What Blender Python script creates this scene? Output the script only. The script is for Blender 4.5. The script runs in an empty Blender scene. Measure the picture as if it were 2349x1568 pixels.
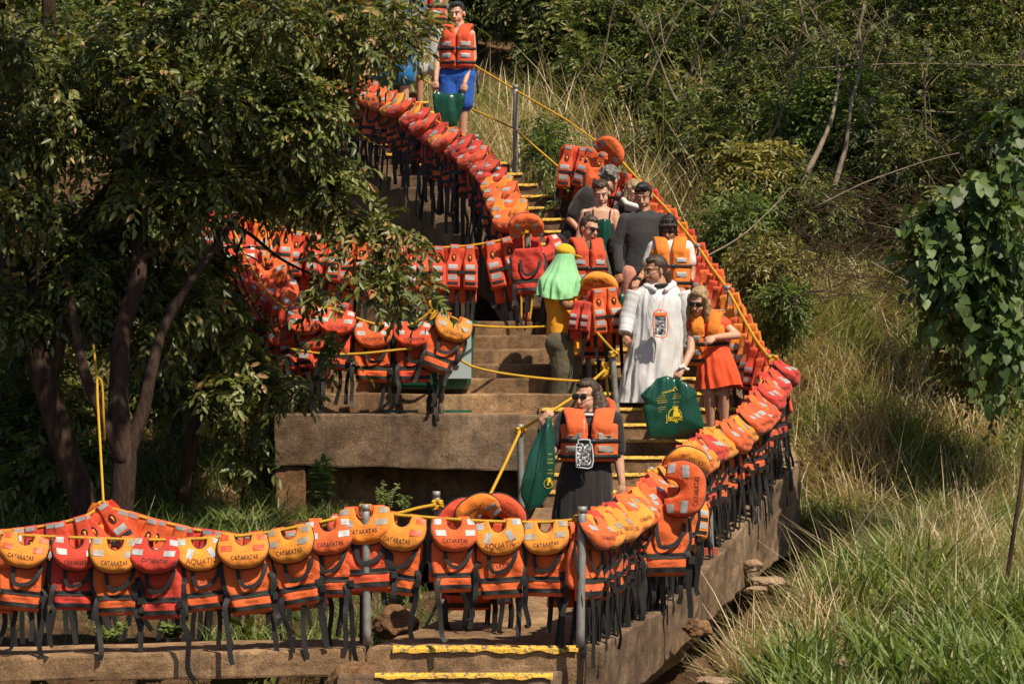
import bpy, bmesh, math, random
import numpy as np
from mathutils import Vector, Matrix, noise

random.seed(7)
SC = bpy.context.scene
COL = SC.collection
R = math.radians
F = 6600.0          # focal length in photo pixels (photo measured 2349 px wide)

# ---------------------------------------------------------------- camera
cam_d = bpy.data.cameras.new('camera')
cam = bpy.data.objects.new('camera', cam_d)
COL.objects.link(cam)
cam.location = (0, 0, 0)
cam.rotation_euler = (R(90), 0, 0)
cam_d.sensor_width = 36.0
cam_d.lens = 36.0 * F / 2349.0
cam_d.shift_y = 66.5 / 2349.0
cam_d.clip_start = 0.5
cam_d.clip_end = 2000
SC.camera = cam

# ---------------------------------------------------------------- light
SUN_DIR = Vector((0.50, -0.62, 1.05)).normalized()     # towards the sun
world = bpy.data.worlds.new("World")
SC.world = world
world.use_nodes = True
wn = world.node_tree
wn.nodes.clear()
sky = wn.nodes.new('ShaderNodeTexSky')
sky.sky_type = 'NISHITA'
sky.sun_disc = False
sky.sun_elevation = math.asin(SUN_DIR.z)
sky.sun_rotation = math.atan2(SUN_DIR.x, SUN_DIR.y)
bg = wn.nodes.new('ShaderNodeBackground')
bg.inputs['Strength'].default_value = 0.07
wo = wn.nodes.new('ShaderNodeOutputWorld')
wn.links.new(sky.outputs[0], bg.inputs[0])
wn.links.new(bg.outputs[0], wo.inputs[0])
sun_d = bpy.data.lights.new('sun', 'SUN')
sun_d.energy = 5.0
sun_d.angle = R(0.55)
sun_d.color = (1.0, 0.885, 0.70)
sun = bpy.data.objects.new('sun', sun_d)
COL.objects.link(sun)
sun.rotation_euler = SUN_DIR.to_track_quat('Z', 'Y').to_euler()
SC.view_settings.view_transform = 'Standard'
SC.view_settings.look = 'None'
SC.view_settings.exposure = 0.30
SC.view_settings.gamma = 1.0
SC.cycles.max_bounces = 5
SC.cycles.diffuse_bounces = 3
SC.cycles.glossy_bounces = 2
SC.cycles.transmission_bounces = 3
SC.cycles.transparent_max_bounces = 6
SC.cycles.caustics_reflective = False
SC.cycles.caustics_refractive = False

def P(x, y, d):
    return Vector(((x - 1174.5) * d / F, d, (850.0 - y) * d / F))

# ---------------------------------------------------------------- materials
def srgb(r, g, b):
    f = lambda c: (c / 12.92 if c <= 0.04045 else ((c + 0.055) / 1.055) ** 2.4)
    return (f(r / 255), f(g / 255), f(b / 255), 1)

class NT:
    def __init__(s, name):
        s.m = bpy.data.materials.new(name)
        s.m.use_nodes = True
        s.t = s.m.node_tree
        s.b = s.t.nodes['Principled BSDF']
        s.out = s.t.nodes['Material Output']
    def n(s, typ, **kw):
        x = s.t.nodes.new('ShaderNode' + typ)
        for k, v in kw.items():
            if k in x.inputs: x.inputs[k].default_value = v
            else: setattr(x, k, v)
        return x
    def l(s, a, b): s.t.links.new(a, b)
    def noise(s, scale, detail=4, rough=0.6, vec=None, out='Fac', **kw):
        x = s.n('TexNoise', **{'Scale': scale, 'Detail': detail, 'Roughness': rough, **kw})
        if vec is None:
            vec = s.geo()
        s.l(vec, x.inputs['Vector'])
        return x.outputs[out]
    def geo(s):
        if not hasattr(s, '_g'):
            s._g = s.n('NewGeometry').outputs['Position']
        return s._g
    def obj(s):
        if not hasattr(s, '_o'):
            s._o = s.n('TexCoord').outputs['Object']
        return s._o
    def ramp(s, fac, stops):
        r = s.n('ValToRGB')
        cr = r.color_ramp
        while len(cr.elements) < len(stops): cr.elements.new(0.5)
        for e, (p, c) in zip(cr.elements, stops):
            e.position = p
            e.color = c if len(c) == 4 else (*c, 1)
        s.l(fac, r.inputs['Fac'])
        return r.outputs['Color']
    def mix(s, fac, a, b, mode='MIX'):
        x = s.n('Mix', data_type='RGBA', blend_type=mode)
        for sock, v in ((x.inputs[0], fac), (x.inputs[6], a), (x.inputs[7], b)):
            if isinstance(v, (int, float)): sock.default_value = v
            elif isinstance(v, tuple): sock.default_value = v if len(v) == 4 else (*v, 1)
            else: s.l(v, sock)
        return x.outputs[2]
    def math(s, op, a, b=0.5):
        x = s.n('Math', operation=op)
        for i, v in enumerate((a, b)):
            if isinstance(v, (int, float)): x.inputs[i].default_value = v
            else: s.l(v, x.inputs[i])
        return x.outputs[0]
    def bump(s, h, strength=0.4, dist=0.01, base=None):
        x = s.n('Bump', **{'Strength': strength, 'Distance': dist})
        s.l(h, x.inputs['Height'])
        if base is not None: s.l(base, x.inputs['Normal'])
        s.l(x.outputs[0], s.b.inputs['Normal'])
        return x.outputs[0]
    def set(s, **kw):
        names = {'rough': 'Roughness', 'metal': 'Metallic', 'spec': 'Specular IOR Level', 'sheen': 'Sheen Weight', 'coat': 'Coat Weight', 'alpha': 'Alpha', 'trans': 'Transmission Weight', 'sub': 'Subsurface Weight'}
        for k, v in kw.items():
            s.b.inputs[names[k]].default_value = v
        return s
    def color(s, c):
        if isinstance(c, tuple): s.b.inputs['Base Color'].default_value = c if len(c) == 4 else (*c, 1)
        else: s.l(c, s.b.inputs['Base Color'])
        return s

M = {}
def fabric(name, c, vary=0.10, rough=0.75, scale=60, bumpd=0.004, hue=0.003, sheen=0.12, fade=0.2):
    t = NT(name)
    c4 = c if len(c) == 4 else (*c, 1)
    oi = t.n('ObjectInfo')
    hs = t.n('HueSaturation')
    hs.inputs['Color'].default_value = c4
    h = t.math('ADD', t.math('MULTIPLY', oi.outputs['Random'], hue * 2), 0.5 - hue)
    t.l(h, hs.inputs['Hue'])
    r2 = t.math('FRACT', t.math('MULTIPLY', oi.outputs['Random'], 7.31), 0)
    v = t.math('ADD', t.math('MULTIPLY', r2, vary * 2), 1 - vary)
    t.l(v, hs.inputs['Value'])
    n1 = t.noise(9, 4)
    dirt = t.ramp(n1, [(0.35, (0.72, 0.68, 0.64)), (0.62, (1.06, 1.04, 1.02))])
    col = t.mix(0.75 * fade * 4 if fade < 0.25 else 1.0, hs.outputs[0], dirt, 'MULTIPLY')
    t.color(col)
    n2 = t.noise(14, 3)
    n3 = t.noise(scale * 6, 2)
    s = t.math('ADD', t.math('MULTIPLY', n3, 0.18), n2)
    t.bump(s, 0.7, bumpd * 5)
    t.set(rough=rough, sheen=sheen, spec=0.3)
    M[name] = t.m
    return t.m
fabric('fabric_orange', (0.74, 0.128, 0.030))
fabric('fabric_redorange', (0.70, 0.082, 0.030))
fabric('fabric_red', (0.56, 0.048, 0.028))
fabric('fabric_yellow', (0.80, 0.285, 0.035))
fabric('fabric_amber', (0.80, 0.225, 0.022))
fabric('webbing_black', (0.020, 0.019, 0.019), vary=0.3, rough=0.6, scale=150, bumpd=0.001, sheen=0.0)
fabric('piping_black', (0.012, 0.012, 0.012), rough=0.6)
def plain(name, c, rough=0.6, metal=0.0, spec=0.5, nz=None, **kw):
    t = NT(name)
    if nz:
        t.color(t.mix(t.ramp(t.noise(nz, 4), [(0.35, (0, 0, 0)), (0.65, (1, 1, 1))]), tuple(x * 0.72 for x in c[:3]), c))
    else: t.color(c)
    t.set(rough=rough, metal=metal, spec=spec, **kw)
    M[name] = t.m
    return t
plain('plastic_black', (0.02, 0.02, 0.022), 0.35)
plain('print_black', (0.03, 0.018, 0.014), 0.7)
plain('print_dark', (0.16, 0.03, 0.012), 0.7)
plain('print_orange', (0.85, 0.33, 0.07), 0.6)
plain('whistle_orange', (0.9, 0.25, 0.02), 0.4)
t = plain('reflective', (0.43, 0.43, 0.43), 0.55, 0.05, nz=25)
t = plain('reflective_worn', (0.34, 0.30, 0.25), 0.6, 0.05, nz=30)
plain('reflective_orange', (0.78, 0.10, 0.03), 0.5, nz=40)

def concrete(name, tint=(1, 1, 1), dark=0.0):
    t = NT(name)
    n1 = t.noise(1.3, 6, 0.65)
    n2 = t.noise(9, 6, 0.75)
    n3 = t.noise(85, 3, 0.7)
    c1 = t.ramp(n1, [(0.30, (0.11, 0.072, 0.045)), (0.5, (0.215, 0.145, 0.092)), (0.68, (0.36, 0.255, 0.165))])
    c2 = t.ramp(n2, [(0.34, (0.42, 0.38, 0.35)), (0.52, (0.92, 0.9, 0.88)), (0.72, (1.35, 1.28, 1.2))])
    c = t.mix(0.85, c1, c2, 'MULTIPLY')
    c3 = t.ramp(n3, [(0.40, (0.62, 0.6, 0.6)), (0.55, (1, 1, 1)), (0.70, (1.25, 1.22, 1.18))])
    c = t.mix(0.8, c, c3, 'MULTIPLY')
    # pale lichen / lime speckle and dark vertical streaks
    vm = t.n('Mapping'); t.l(t.geo(), vm.inputs['Vector']); vm.inputs['Scale'].default_value = (7, 7, 0.8)
    st = t.noise(1.0, 4, 0.7, vm.outputs[0])
    c = t.mix(t.ramp(st, [(0.52, (0, 0, 0)), (0.75, (0.75, 0.75, 0.75))]), c, (0.065, 0.05, 0.04))
    sp = t.noise(26, 5, 0.8)
    c = t.mix(t.ramp(sp, [(0.62, (0, 0, 0)), (0.70, (0.8, 0.8, 0.8))]), c, (0.42, 0.34, 0.25))
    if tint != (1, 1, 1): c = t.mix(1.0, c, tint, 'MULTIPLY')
    t.color(c)
    h = t.math('ADD', t.math('MULTIPLY', n3, 0.5), t.math('MULTIPLY', n2, 1.0))
    t.bump(h, 0.7, 0.02)
    t.set(rough=0.9, spec=0.25)
    M[name] = t.m
    return t
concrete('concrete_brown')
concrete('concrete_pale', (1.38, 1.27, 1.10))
concrete('concrete_recess_shade', (0.09, 0.08, 0.07))  # near-black tint: the shade under the platform put into the colour
concrete('concrete_rusty', (1.05, 0.85, 0.68))
t = NT('paint_yellow')
n = t.noise(30, 5, 0.75)
c = t.mix(t.ramp(n, [(0.42, (1, 1, 1)), (0.50, (0, 0, 0))]), (0.74, 0.43, 0.04), (0.16, 0.11, 0.07))
t.color(t.mix(0.6, c, t.ramp(t.noise(6, 3), [(0.3, (0.6, 0.6, 0.6)), (0.6, (1.1, 1.1, 1.1))]), 'MULTIPLY'))
t.bump(n, 0.5, 0.01); t.set(rough=0.65); M['paint_yellow'] = t.m
t = NT('rope_yellow')
wv = t.n('TexWave', **{'Scale': 38.0, 'Distortion': 1.0}); wv.bands_direction = 'DIAGONAL'
t.l(t.geo(), wv.inputs['Vector'])
t.color(t.mix(t.noise(20, 3), (0.42, 0.22, 0.012), (0.78, 0.44, 0.02)))
t.bump(wv.outputs['Fac'], 0.6, 0.006); t.set(rough=0.6); M['rope_yellow'] = t.m
t = NT('galvanised')
n = t.noise(12, 5, 0.7)
t.color(t.ramp(n, [(0.3, (0.16, 0.15, 0.14)), (0.5, (0.26, 0.25, 0.235)), (0.75, (0.36, 0.34, 0.31))]))
t.set(rough=0.55, metal=0.35); t.bump(t.noise(80, 3), 0.2, 0.003); M['galvanised'] = t.m
t = NT('rusty_steel')
n = t.noise(10, 5, 0.7)
t.color(t.ramp(n, [(0.3, (0.11, 0.06, 0.04)), (0.55, (0.22, 0.15, 0.11)), (0.75, (0.30, 0.27, 0.24))]))
t.set(rough=0.75, metal=0.15); M['rusty_steel'] = t.m
plain('red_sleeve', (0.46, 0.09, 0.06), 0.75, nz=15)
plain('bin_green', (0.015, 0.11, 0.06), 0.35, nz=12)
plain('bin_label', (0.35, 0.42, 0.42), 0.3)

# ---------------------------------------------------------------- helpers
def link(name, me, mat=None, parent=None, loc=None):
    o = bpy.data.objects.new(name, me)
    COL.objects.link(o)
    if mat is not None and me is not None:
        mats = mat if isinstance(mat, (list, tuple)) else [mat]
        if not len(me.materials):
            for m in mats: me.materials.append(M[m] if isinstance(m, str) else m)
    if parent is not None: o.parent = parent
    if loc is not None: o.location = loc
    return o

def tag(o, label=None, cat=None, group=None, kind=None):
    if label: o['label'] = label
    if cat: o['category'] = cat
    if group: o['group'] = group
    if kind: o['kind'] = kind
    return o

def empty(name, loc=(0, 0, 0), rot=(0, 0, 0)):
    o = bpy.data.objects.new(name, None)
    COL.objects.link(o)
    o.location = loc
    o.rotation_euler = rot
    o.empty_display_size = 0.05
    return o

def mesh(name, vs, fs, smooth=False):
    me = bpy.data.meshes.new(name)
    me.from_pydata([tuple(v) for v in vs], [], fs)
    if smooth:
        me.polygons.foreach_set('use_smooth', [True] * len(me.polygons))
    me.update()
    return me

class MB:
    def __init__(s): s.v = []; s.f = []
    def add(s, vs, fs):
        o = len(s.v)
        s.v += [tuple(v) for v in vs]
        s.f += [tuple(i + o for i in f) for f in fs]
        return s
    def box(s, x0, x1, y0, y1, z0, z1):
        return s.add([(x0,y0,z0),(x1,y0,z0),(x1,y1,z0),(x0,y1,z0),(x0,y0,z1),(x1,y0,z1),(x1,y1,z1),(x0,y1,z1)],
                     [(0,3,2,1),(4,5,6,7),(0,1,5,4),(1,2,6,5),(2,3,7,6),(3,0,4,7)])
    def tube(s, pts, r, n=8, caps=True):
        pts = [Vector(p) for p in pts]
        rs = r if isinstance(r, (list, tuple)) else [r] * len(pts)
        vs = []; fs = []
        up = Vector((0, 0, 1))
        prev = None
        for i, p in enumerate(pts):
            a = pts[max(i - 1, 0)]; b = pts[min(i + 1, len(pts) - 1)]
            t = (b - a)
            t = t.normalized() if t.length > 1e-9 else Vector((0, 0, 1))
            if prev is None:
                x = t.cross(up)
                if x.length < 0.1: x = t.cross(Vector((0, 1, 0)))
            else:
                x = prev - t * prev.dot(t)
                if x.length < 1e-6: x = t.cross(up)
            x.normalize(); prev = x
            y = t.cross(x)
            for k in range(n):
                a_ = 2 * math.pi * k / n
                vs.append(p + (x * math.cos(a_) + y * math.sin(a_)) * rs[i])
        for i in range(len(pts) - 1):
            for k in range(n):
                k2 = (k + 1) % n
                fs.append((i * n + k, i * n + k2, (i + 1) * n + k2, (i + 1) * n + k))
        if caps:
            fs.append(tuple(range(n - 1, -1, -1)))
            fs.append(tuple((len(pts) - 1) * n + k for k in range(n)))
        return s.add(vs, fs)
    def grid(s, fn, nu, nv, closed_u=False):
        vs = [fn(i / nu, j / nv) for j in range(nv + 1) for i in range(nu + 1)]
        fs = [(j * (nu + 1) + i, j * (nu + 1) + i + 1, (j + 1) * (nu + 1) + i + 1, (j + 1) * (nu + 1) + i) for j in range(nv) for i in range(nu)]
        return s.add(vs, fs)
    def me(s, name, smooth=True):
        return mesh(name, s.v, s.f, smooth)
    def build(s, name, mat, parent=None, smooth=True):
        return link(name, s.me(name, smooth), mat, parent)

def nz3(p, sc=1.0, seed=0.0):
    return noise.noise(Vector((p[0] * sc + seed, p[1] * sc + seed * 1.7, p[2] * sc - seed)))

def rough_prism(name, plan, z0s, z1s, mat, parent=None, seg=0.12, amp=0.012, bev=0.02, seed=0.0):
    """A cast concrete block on a quad plan (4 points), with worn uneven edges."""
    bm = bmesh.new()
    lo = [bm.verts.new((p[0], p[1], z)) for p, z in zip(plan, z0s)]
    hi = [bm.verts.new((p[0], p[1], z)) for p, z in zip(plan, z1s)]
    n = len(plan)
    bm.faces.new(lo[::-1]); bm.faces.new(hi)
    for i in range(n):
        j = (i + 1) % n
        bm.faces.new((lo[i], lo[j], hi[j], hi[i]))
    bmesh.ops.recalc_face_normals(bm, faces=bm.faces)
    if bev: bmesh.ops.bevel(bm, geom=list(bm.edges), offset=bev, segments=2, affect='EDGES', profile=0.6)
    for _ in range(4):
        long = [e for e in bm.edges if e.calc_length() > seg]
        if not long: break
        bmesh.ops.subdivide_edges(bm, edges=long, cuts=1, use_grid_fill=True)
    bmesh.ops.triangulate(bm, faces=[f for f in bm.faces if len(f.verts) > 4])
    for v in bm.verts:
        q = v.co
        v.co = q + Vector((nz3(q, 6, seed), nz3(q, 6, seed + 5), nz3(q, 5, seed + 9))) * amp + Vector((0, nz3(q, 22, seed), nz3(q, 22, seed + 3))) * amp * 0.45
    me = bpy.data.meshes.new(name)
    bm.to_mesh(me); bm.free()
    return link(name, me, mat, parent)

def copy_tree(o, parent=None):
    c = o.copy(); COL.objects.link(c)
    if parent is not None: c.parent = parent
    for ch in list(o.children): copy_tree(ch, c)
    return c

# ---------------------------------------------------------------- terrain
def sm(a, b, x):
    t = max(0.0, min(1.0, (x - a) / (b - a)))
    return t * t * (3 - 2 * t)
def interp(x, pts):
    if x <= pts[0][0]: return pts[0][1]
    for (a, u), (b, v) in zip(pts, pts[1:]):
        if x <= b: return u + (v - u) * (x - a) / (b - a)
    return pts[-1][1]
ZR = [(10, -3.0), (17, -2.45), (20, -2.2), (23, -1.98), (25.5, -1.72), (27, -1.25), (28, -0.85), (30, 0.22), (32, 1.35), (34, 2.2), (38, 3.9), (45, 6.2), (60, 9.5), (90, 15)]
ZL = [(10, -3.9), (19, -3.4), (20.9, -2.95), (21.5, -2.2), (22.3, -1.95), (24, -1.55), (26.4, -1.3), (28, -0.75), (30, 0.1), (33, 1.7), (38, 4.2), (45, 6.8), (60, 10), (90, 15)]
def terr(x, y):
    a = interp(y, ZR); b = interp(y, ZL)
    xm = 2.0 if y < 26 else 2.0 - (y - 26) * 0.35
    w = sm(xm - 1.6, xm + 0.5, x)
    z = b + (a - b) * w
    if 18 < y < 31 and x > xm:         # slight fall away and swell on the right bank
        z += 0.25 * math.sin((x - 2) * 1.1) * sm(20, 25, y)
    z += 0.16 * nz3((x, y, 0), 0.55, 3) + 0.07 * nz3((x, y, 0), 1.9, 8)
    if 19 < y < 26:
        ex = .6 + (y - 20) * .33
        z -= .75 * math.exp(-((x - ex) / .55) ** 2) * sm(19.6, 21, y) * (1 - sm(24.6, 26, y))
    z -= 2.4 * sm(-2.1, -1.75, x) * (1 - sm(.3, 1.2, x)) * sm(23.2, 25.4, y) * (1 - sm(28.6, 30, y))
    return z

t = NT('soil_brown')
n1 = t.noise(1.2, 6, 0.7); n2 = t.noise(14, 6, 0.75)
c = t.ramp(n1, [(0.32, (0.045, 0.028, 0.016)), (0.5, (0.11, 0.062, 0.034)), (0.68, (0.19, 0.12, 0.065))])
t.color(t.mix(0.8, c, t.ramp(n2, [(0.35, (0.45, 0.42, 0.4)), (0.6, (1.2, 1.15, 1.1))]), 'MULTIPLY'))
t.bump(t.math('ADD', n2, t.math('MULTIPLY', t.noise(60, 3), 0.4)), 0.8, 0.05)
t.set(rough=0.95, spec=0.15); M['soil_brown'] = t.m
def ground():
    xs = np.concatenate([np.linspace(-60, -8, 14), np.linspace(-7.5, 8.5, 110), np.linspace(9.5, 60, 14)])
    ys = np.concatenate([np.linspace(8, 17, 12), np.linspace(17.2, 40, 160), np.linspace(41, 160, 30)])
    vs = [(x, y, terr(x, y)) for y in ys for x in xs]
    nx = len(xs)
    fs = [(j * nx + i, j * nx + i + 1, (j + 1) * nx + i + 1, (j + 1) * nx + i) for j in range(len(ys) - 1) for i in range(nx - 1)]
    o = link('hillside_ground', mesh('hillside_ground', vs, fs, True), 'soil_brown')
    tag(o, kind='structure')
ground()
# ---------------------------------------------------------------- stairs, platform, deck
stair = empty('concrete_staircase', (0.8, 25, -1.5))
tag(stair, 'wide worn concrete staircase with yellow painted step edges climbing the bank', 'staircase')
def keep(o, parent):            # parent while keeping world coordinates
    o.parent = parent
    o.matrix_parent_inverse = Matrix.Translation(-Vector(parent.location))
    return o
def zk(k): return -1.05 + 0.14 * k
def dk(k): return 25.05 + 0.30 * k
RE = [(-1.2, 2.0), (-1.05, 2.10), (-0.91, 2.24), (-0.77, 2.36), (-0.19, 2.07), (0.28, 1.85), (1.0, 1.34), (1.47, 0.98), (1.75, 0.62), (2.15, 0.16), (2.6, -0.35), (3.1, -0.9), (4.0, -1.9), (5.0, -2.9)]
LE = [(-1.2, 0.27), (0.48, 0.22), (0.52, 0.06), (1.05, -0.07), (1.37, -0.27), (1.70, -0.78), (2.13, -1.29), (2.45, -1.98), (3.1, -2.7), (5.0, -4.6)]
def right_end(z): return interp(z, RE)
def left_end(z): return interp(z, LE)
XW = -2.17                       # west end of platform
NS = 34
for k in range(0, NS):
    z = zk(k); y0 = dk(k); y1 = dk(k + 1)
    xl, xr = left_end(z), right_end(z)
    xl2, xr2 = left_end(zk(k + 1)), right_end(zk(k + 1))
    if 5 < k <= 10: xl = xl2 = XW + 0.03
    if k == 11: xl = xl2 = 0.22
    tilt = -0.10 if z < 1.2 else -0.22        # upper treads swing round a little
    th = 0.75 if k < 6 else (1.6 if k < 12 else 0.62)
    skew = 0.0 if k < 14 else 0.05 * min(k - 13, 6)
    plan = [(xl, y0 + skew * 0.5), (xr, y0 - skew), (xr2, y1 - skew + 0.02), (xl2, y1 + skew * 0.5 + 0.02)]
    zb0 = z - th; zb1 = zk(k + 1) - th
    if k < 12: zb0 = zb1 = min(zb0, -0.9) if k >= 6 else z - 0.75
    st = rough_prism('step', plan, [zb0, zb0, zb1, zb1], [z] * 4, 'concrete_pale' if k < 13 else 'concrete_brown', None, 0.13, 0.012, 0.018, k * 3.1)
    keep(st, stair)
    # painted nosing: top strip and front lip, right part only
    px0 = xl + 0.03 if k < 6 or k > 11 else (0.95 - 0.03 * k if k < 12 else xl)
    if k in (8, 9, 10, 11): px0 = 0.35
    if k > 12: px0 = xl + 0.55
    px1 = xr - 0.02
    n = 34
    vs = []; fs = []
    fr0 = y0 + skew * 0.5; fr1 = y0 - skew
    for i in range(n + 1):
        x = px0 + (px1 - px0) * i / n
        f = (x - xl) / max(xr - xl, 0.01)
        yy = fr0 + (fr1 - fr0) * f
        w = 0.006 + 0.012 * (nz3((x, k * 2.3, 0), 9, 1) + 0.3)
        g = 0.030 + 0.015 * nz3((x, k * 4.3, 0), 7, 6)
        vs += [(x, yy + max(g, .02), z + 0.010), (x, yy + 0.012, z + 0.013), (x, yy - 0.016, z - 0.006), (x, yy - 0.018, z - 0.006 - max(w, 0.002))]
        if i < n:
            for q in range(3): fs.append((i * 4 + q, i * 4 + q + 1, i * 4 + 5 + q, i * 4 + 4 + q))
    ep = link('painted_edge', mesh('painted_edge', vs, fs), 'paint_yellow', None)
    ep.parent = st
# landing at the back left, joined to the staircase
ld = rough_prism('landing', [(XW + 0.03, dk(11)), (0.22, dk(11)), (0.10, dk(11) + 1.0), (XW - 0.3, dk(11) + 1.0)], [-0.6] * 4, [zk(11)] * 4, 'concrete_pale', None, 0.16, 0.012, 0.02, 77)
keep(ld, stair)
# bearing pier and stringer under the upper flight
pr = rough_prism('pier', [(-1.05, 30.0), (-0.55, 30.0), (-0.5, 30.6), (-1.0, 30.6)], [-1.2] * 4, [1.05] * 4, 'concrete_brown', None, 0.16, 0.012, 0.02, 31)
keep(pr, stair)

plat = empty('concrete_platform', (-1.1, 26.5, -0.6))
tag(plat, 'brown concrete platform with deep front beam above a dark opening', 'platform')
keep(rough_prism('beam', [(XW, 26.28), (0.27, 26.28), (0.27, 26.72), (XW, 26.72)], [-0.86, -0.92, -0.92, -0.86], [-0.385, -0.40, -0.40, -0.385], 'concrete_brown', None, 0.14, 0.014, 0.018, 5), plat)
keep(rough_prism('floor_slab', [(XW + 0.01, 26.68), (0.25, 26.68), (0.25, 27.0), (XW + 0.01, 27.0)], [-0.75] * 4, [-0.395] * 4, 'concrete_pale', None, 0.16, 0.01, 0.01, 6), plat)
keep(rough_prism('support_column', [(XW + 0.005, 26.32), (XW + 0.275, 26.32), (XW + 0.275, 26.66), (XW + 0.005, 26.66)], [-2.0] * 4, [-0.87] * 4, 'concrete_rusty', None, 0.1, 0.02, 0.02, 7), plat)

deck = empty('concrete_deck', (0, 20.5, -2.1))
tag(deck, 'sloping concrete deck and front steps with two yellow painted edges', 'deck')
# walkway strip running out to the left
keep(rough_prism('walkway_slab', [(-6.5, 19.93), (-1.02, 19.98), (-1.02, 20.9), (-6.5, 20.45)], [-2.2, -2.12, -2.12, -2.2], [-2.05, -1.925, -1.925, -2.05], 'concrete_pale', None, 0.14, 0.016, 0.02, 11), deck)
# ramp deck: outer edge rises in straight pieces to the foot of the stairs
ramp_pts = [(20.0, -1.92, -1.015, 0.50), (21.3, -1.88, -0.62, 0.92), (22.6, -1.72, -0.18, 1.35), (23.8, -1.47, 0.05, 1.76), (25.0, -1.19, 0.2, 2.2)]
for i in range(4):
    y0, z0, a0, b0 = ramp_pts[i]; y1, z1, a1, b1 = ramp_pts[i + 1]
    keep(rough_prism('ramp_slab', [(a0, y0), (b0, y0), (b1, y1), (a1, y1)], [z0 - (0.33 if i == 0 else 0.45), z0 - 0.5, z1 - 0.55, z1 - 0.45], [z0, z0, z1, z1], 'concrete_pale', None, 0.14, 0.014, 0.012, 20 + i), deck)
for i, (dx, a, b, z) in enumerate(((0.28, -1.2, 0.30, -2.08), (0.58, -1.3, 0.34, -2.24), (0.88, -1.3, 0.4, -2.4))):
    keep(rough_prism('front_step', [(a, 20.0 - dx), (b, 20.0 - dx), (b + 0.05, 20.29 - dx), (a, 20.29 - dx)], [z - 0.5] * 4, [z] * 4, 'concrete_brown', None, 0.1, 0.02, 0.02, 40 + i), deck)
def nosing(x0, x1, y, z, parent, w0=0.022):
    vs = []; fs = []; n = 60
    for i in range(n + 1):
        x = x0 + (x1 - x0) * i / n
        w = w0 + 0.03 * nz3((x, 0, 0), 8, 3)
        g = 0.03 + 0.015 * nz3((x, 4, 0), 8, 6)
        vs += [(x, y + g, z + 0.012), (x, y + 0.01, z + 0.014), (x, y - 0.020, z - 0.008), (x, y - 0.022, z - 0.01 - max(w, 0.006))]
        if i < n:
            for q in range(3): fs.append((i * 4 + q, i * 4 + q + 1, i * 4 + 5 + q, i * 4 + 4 + q))
    o = link('painted_edge', mesh('painted_edge', vs, fs), 'paint_yellow')
    keep(o, parent)
nosing(-0.83, 0.46, 20.0, -1.92, deck)
nosing(-0.94, 0.28, 19.72, -2.08, deck, 0.014)
# side wall carrying the right-hand edge, deepening towards the back corner
edge = [(0.50, 20.0, -1.93, 0.50), (0.92, 21.3, -1.84, 0.40), (1.35, 22.6, -1.64, 0.38), (1.76, 23.8, -1.36, 0.46), (2.12, 24.9, -1.05, 0.62), (2.43, 25.65, -0.83, 0.78)]
wall = empty('concrete_side_wall', (1.4, 23, -2.0))
tag(wall, 'rough brown concrete side wall under the right hand curve of hanging vests', 'wall')
for i in range(5):
    x0, y0, z0, t0 = edge[i]; x1, y1, z1, t1 = edge[i + 1]
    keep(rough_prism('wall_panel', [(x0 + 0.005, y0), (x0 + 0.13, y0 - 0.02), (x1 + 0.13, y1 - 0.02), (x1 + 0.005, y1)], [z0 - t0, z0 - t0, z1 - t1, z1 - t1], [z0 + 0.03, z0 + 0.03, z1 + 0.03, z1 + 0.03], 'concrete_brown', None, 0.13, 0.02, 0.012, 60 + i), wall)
keep(rough_prism('wall_panel', [(2.43, 25.66), (2.57, 25.64), (2.22, 27.0), (2.08, 27.0)], [-1.62, -1.62, -1.0, -1.0], [-0.80, -0.80, -0.17, -0.17], 'concrete_brown', None, 0.13, 0.02, 0.012, 70), wall)
keep(rough_prism('abutment', [(-1.1, 20.35), (0.28, 20.35), (1.02, 22.7), (-0.2, 22.7)], [-3.6] * 4, [-2.25, -2.25, -2.1, -2.1], 'concrete_rusty', None, 0.16, 0.03, 0.02, 72), wall)
for nm, q in (('light_block_wall', [(XW + .02, 26.75), (XW + .2, 26.75), (XW + .2, 29.2), (XW + .02, 29.2)]), ('light_block_wall', [(.12, 25.3), (.27, 25.3), (.27, 29.2), (.12, 29.2)]), ('light_block_wall', [(XW + .02, 29.2), (.27, 29.2), (.27, 29.4), (XW + .02, 29.4)])):  # added walls closing the recess under the platform to keep light out
    keep(rough_prism(nm, q, [-3.6] * 4, [-.93] * 4, 'concrete_recess_shade', None, 0.3, 0.02, 0.02, 73), plat)
keep(rough_prism('support_pier', [(0.9, 21.2), (1.25, 21.2), (1.25, 21.6), (0.9, 21.6)], [-3.0] * 4, [-2.46] * 4, 'concrete_rusty', None, 0.12, 0.02, 0.02, 71), wall)

# ---------------------------------------------------------------- posts
posts_group = 'metal posts holding up the yellow rope'
def post(base, top, r, label, mat='galvanised', sleeve=None, cap=True, bend=None):
    base = Vector(base); top = Vector(top)
    o = empty('rope_post', base)
    tag(o, label, 'post', posts_group)
    pts = [base.lerp(top, i / 10) for i in range(11)]
    if bend:
        for i, p in enumerate(pts): p.x += bend * math.sin(math.pi * i / 10)
    mb = MB(); mb.tube(pts, r, 14)
    keep(mb.build('pipe', mat), o)
    if cap:
        c = MB(); c.tube([top + Vector((0, 0, -0.035)), top + Vector((0, 0, 0.008))], r * 1.12, 14)
        keep(c.build('end_cap', mat), o)
    if sleeve:
        c = MB(); c.tube([base + Vector((0, 0, -0.01)), base + Vector((0, 0, sleeve))], r * 1.35, 14)
        keep(c.build('red_base', 'red_sleeve'), o)
    return o
post(P(1331, 1484, 19.84), P(1336, 1163, 19.84), 0.030, 'thick rusty topped grey post at the right end of the front row', 'galvanised')
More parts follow.
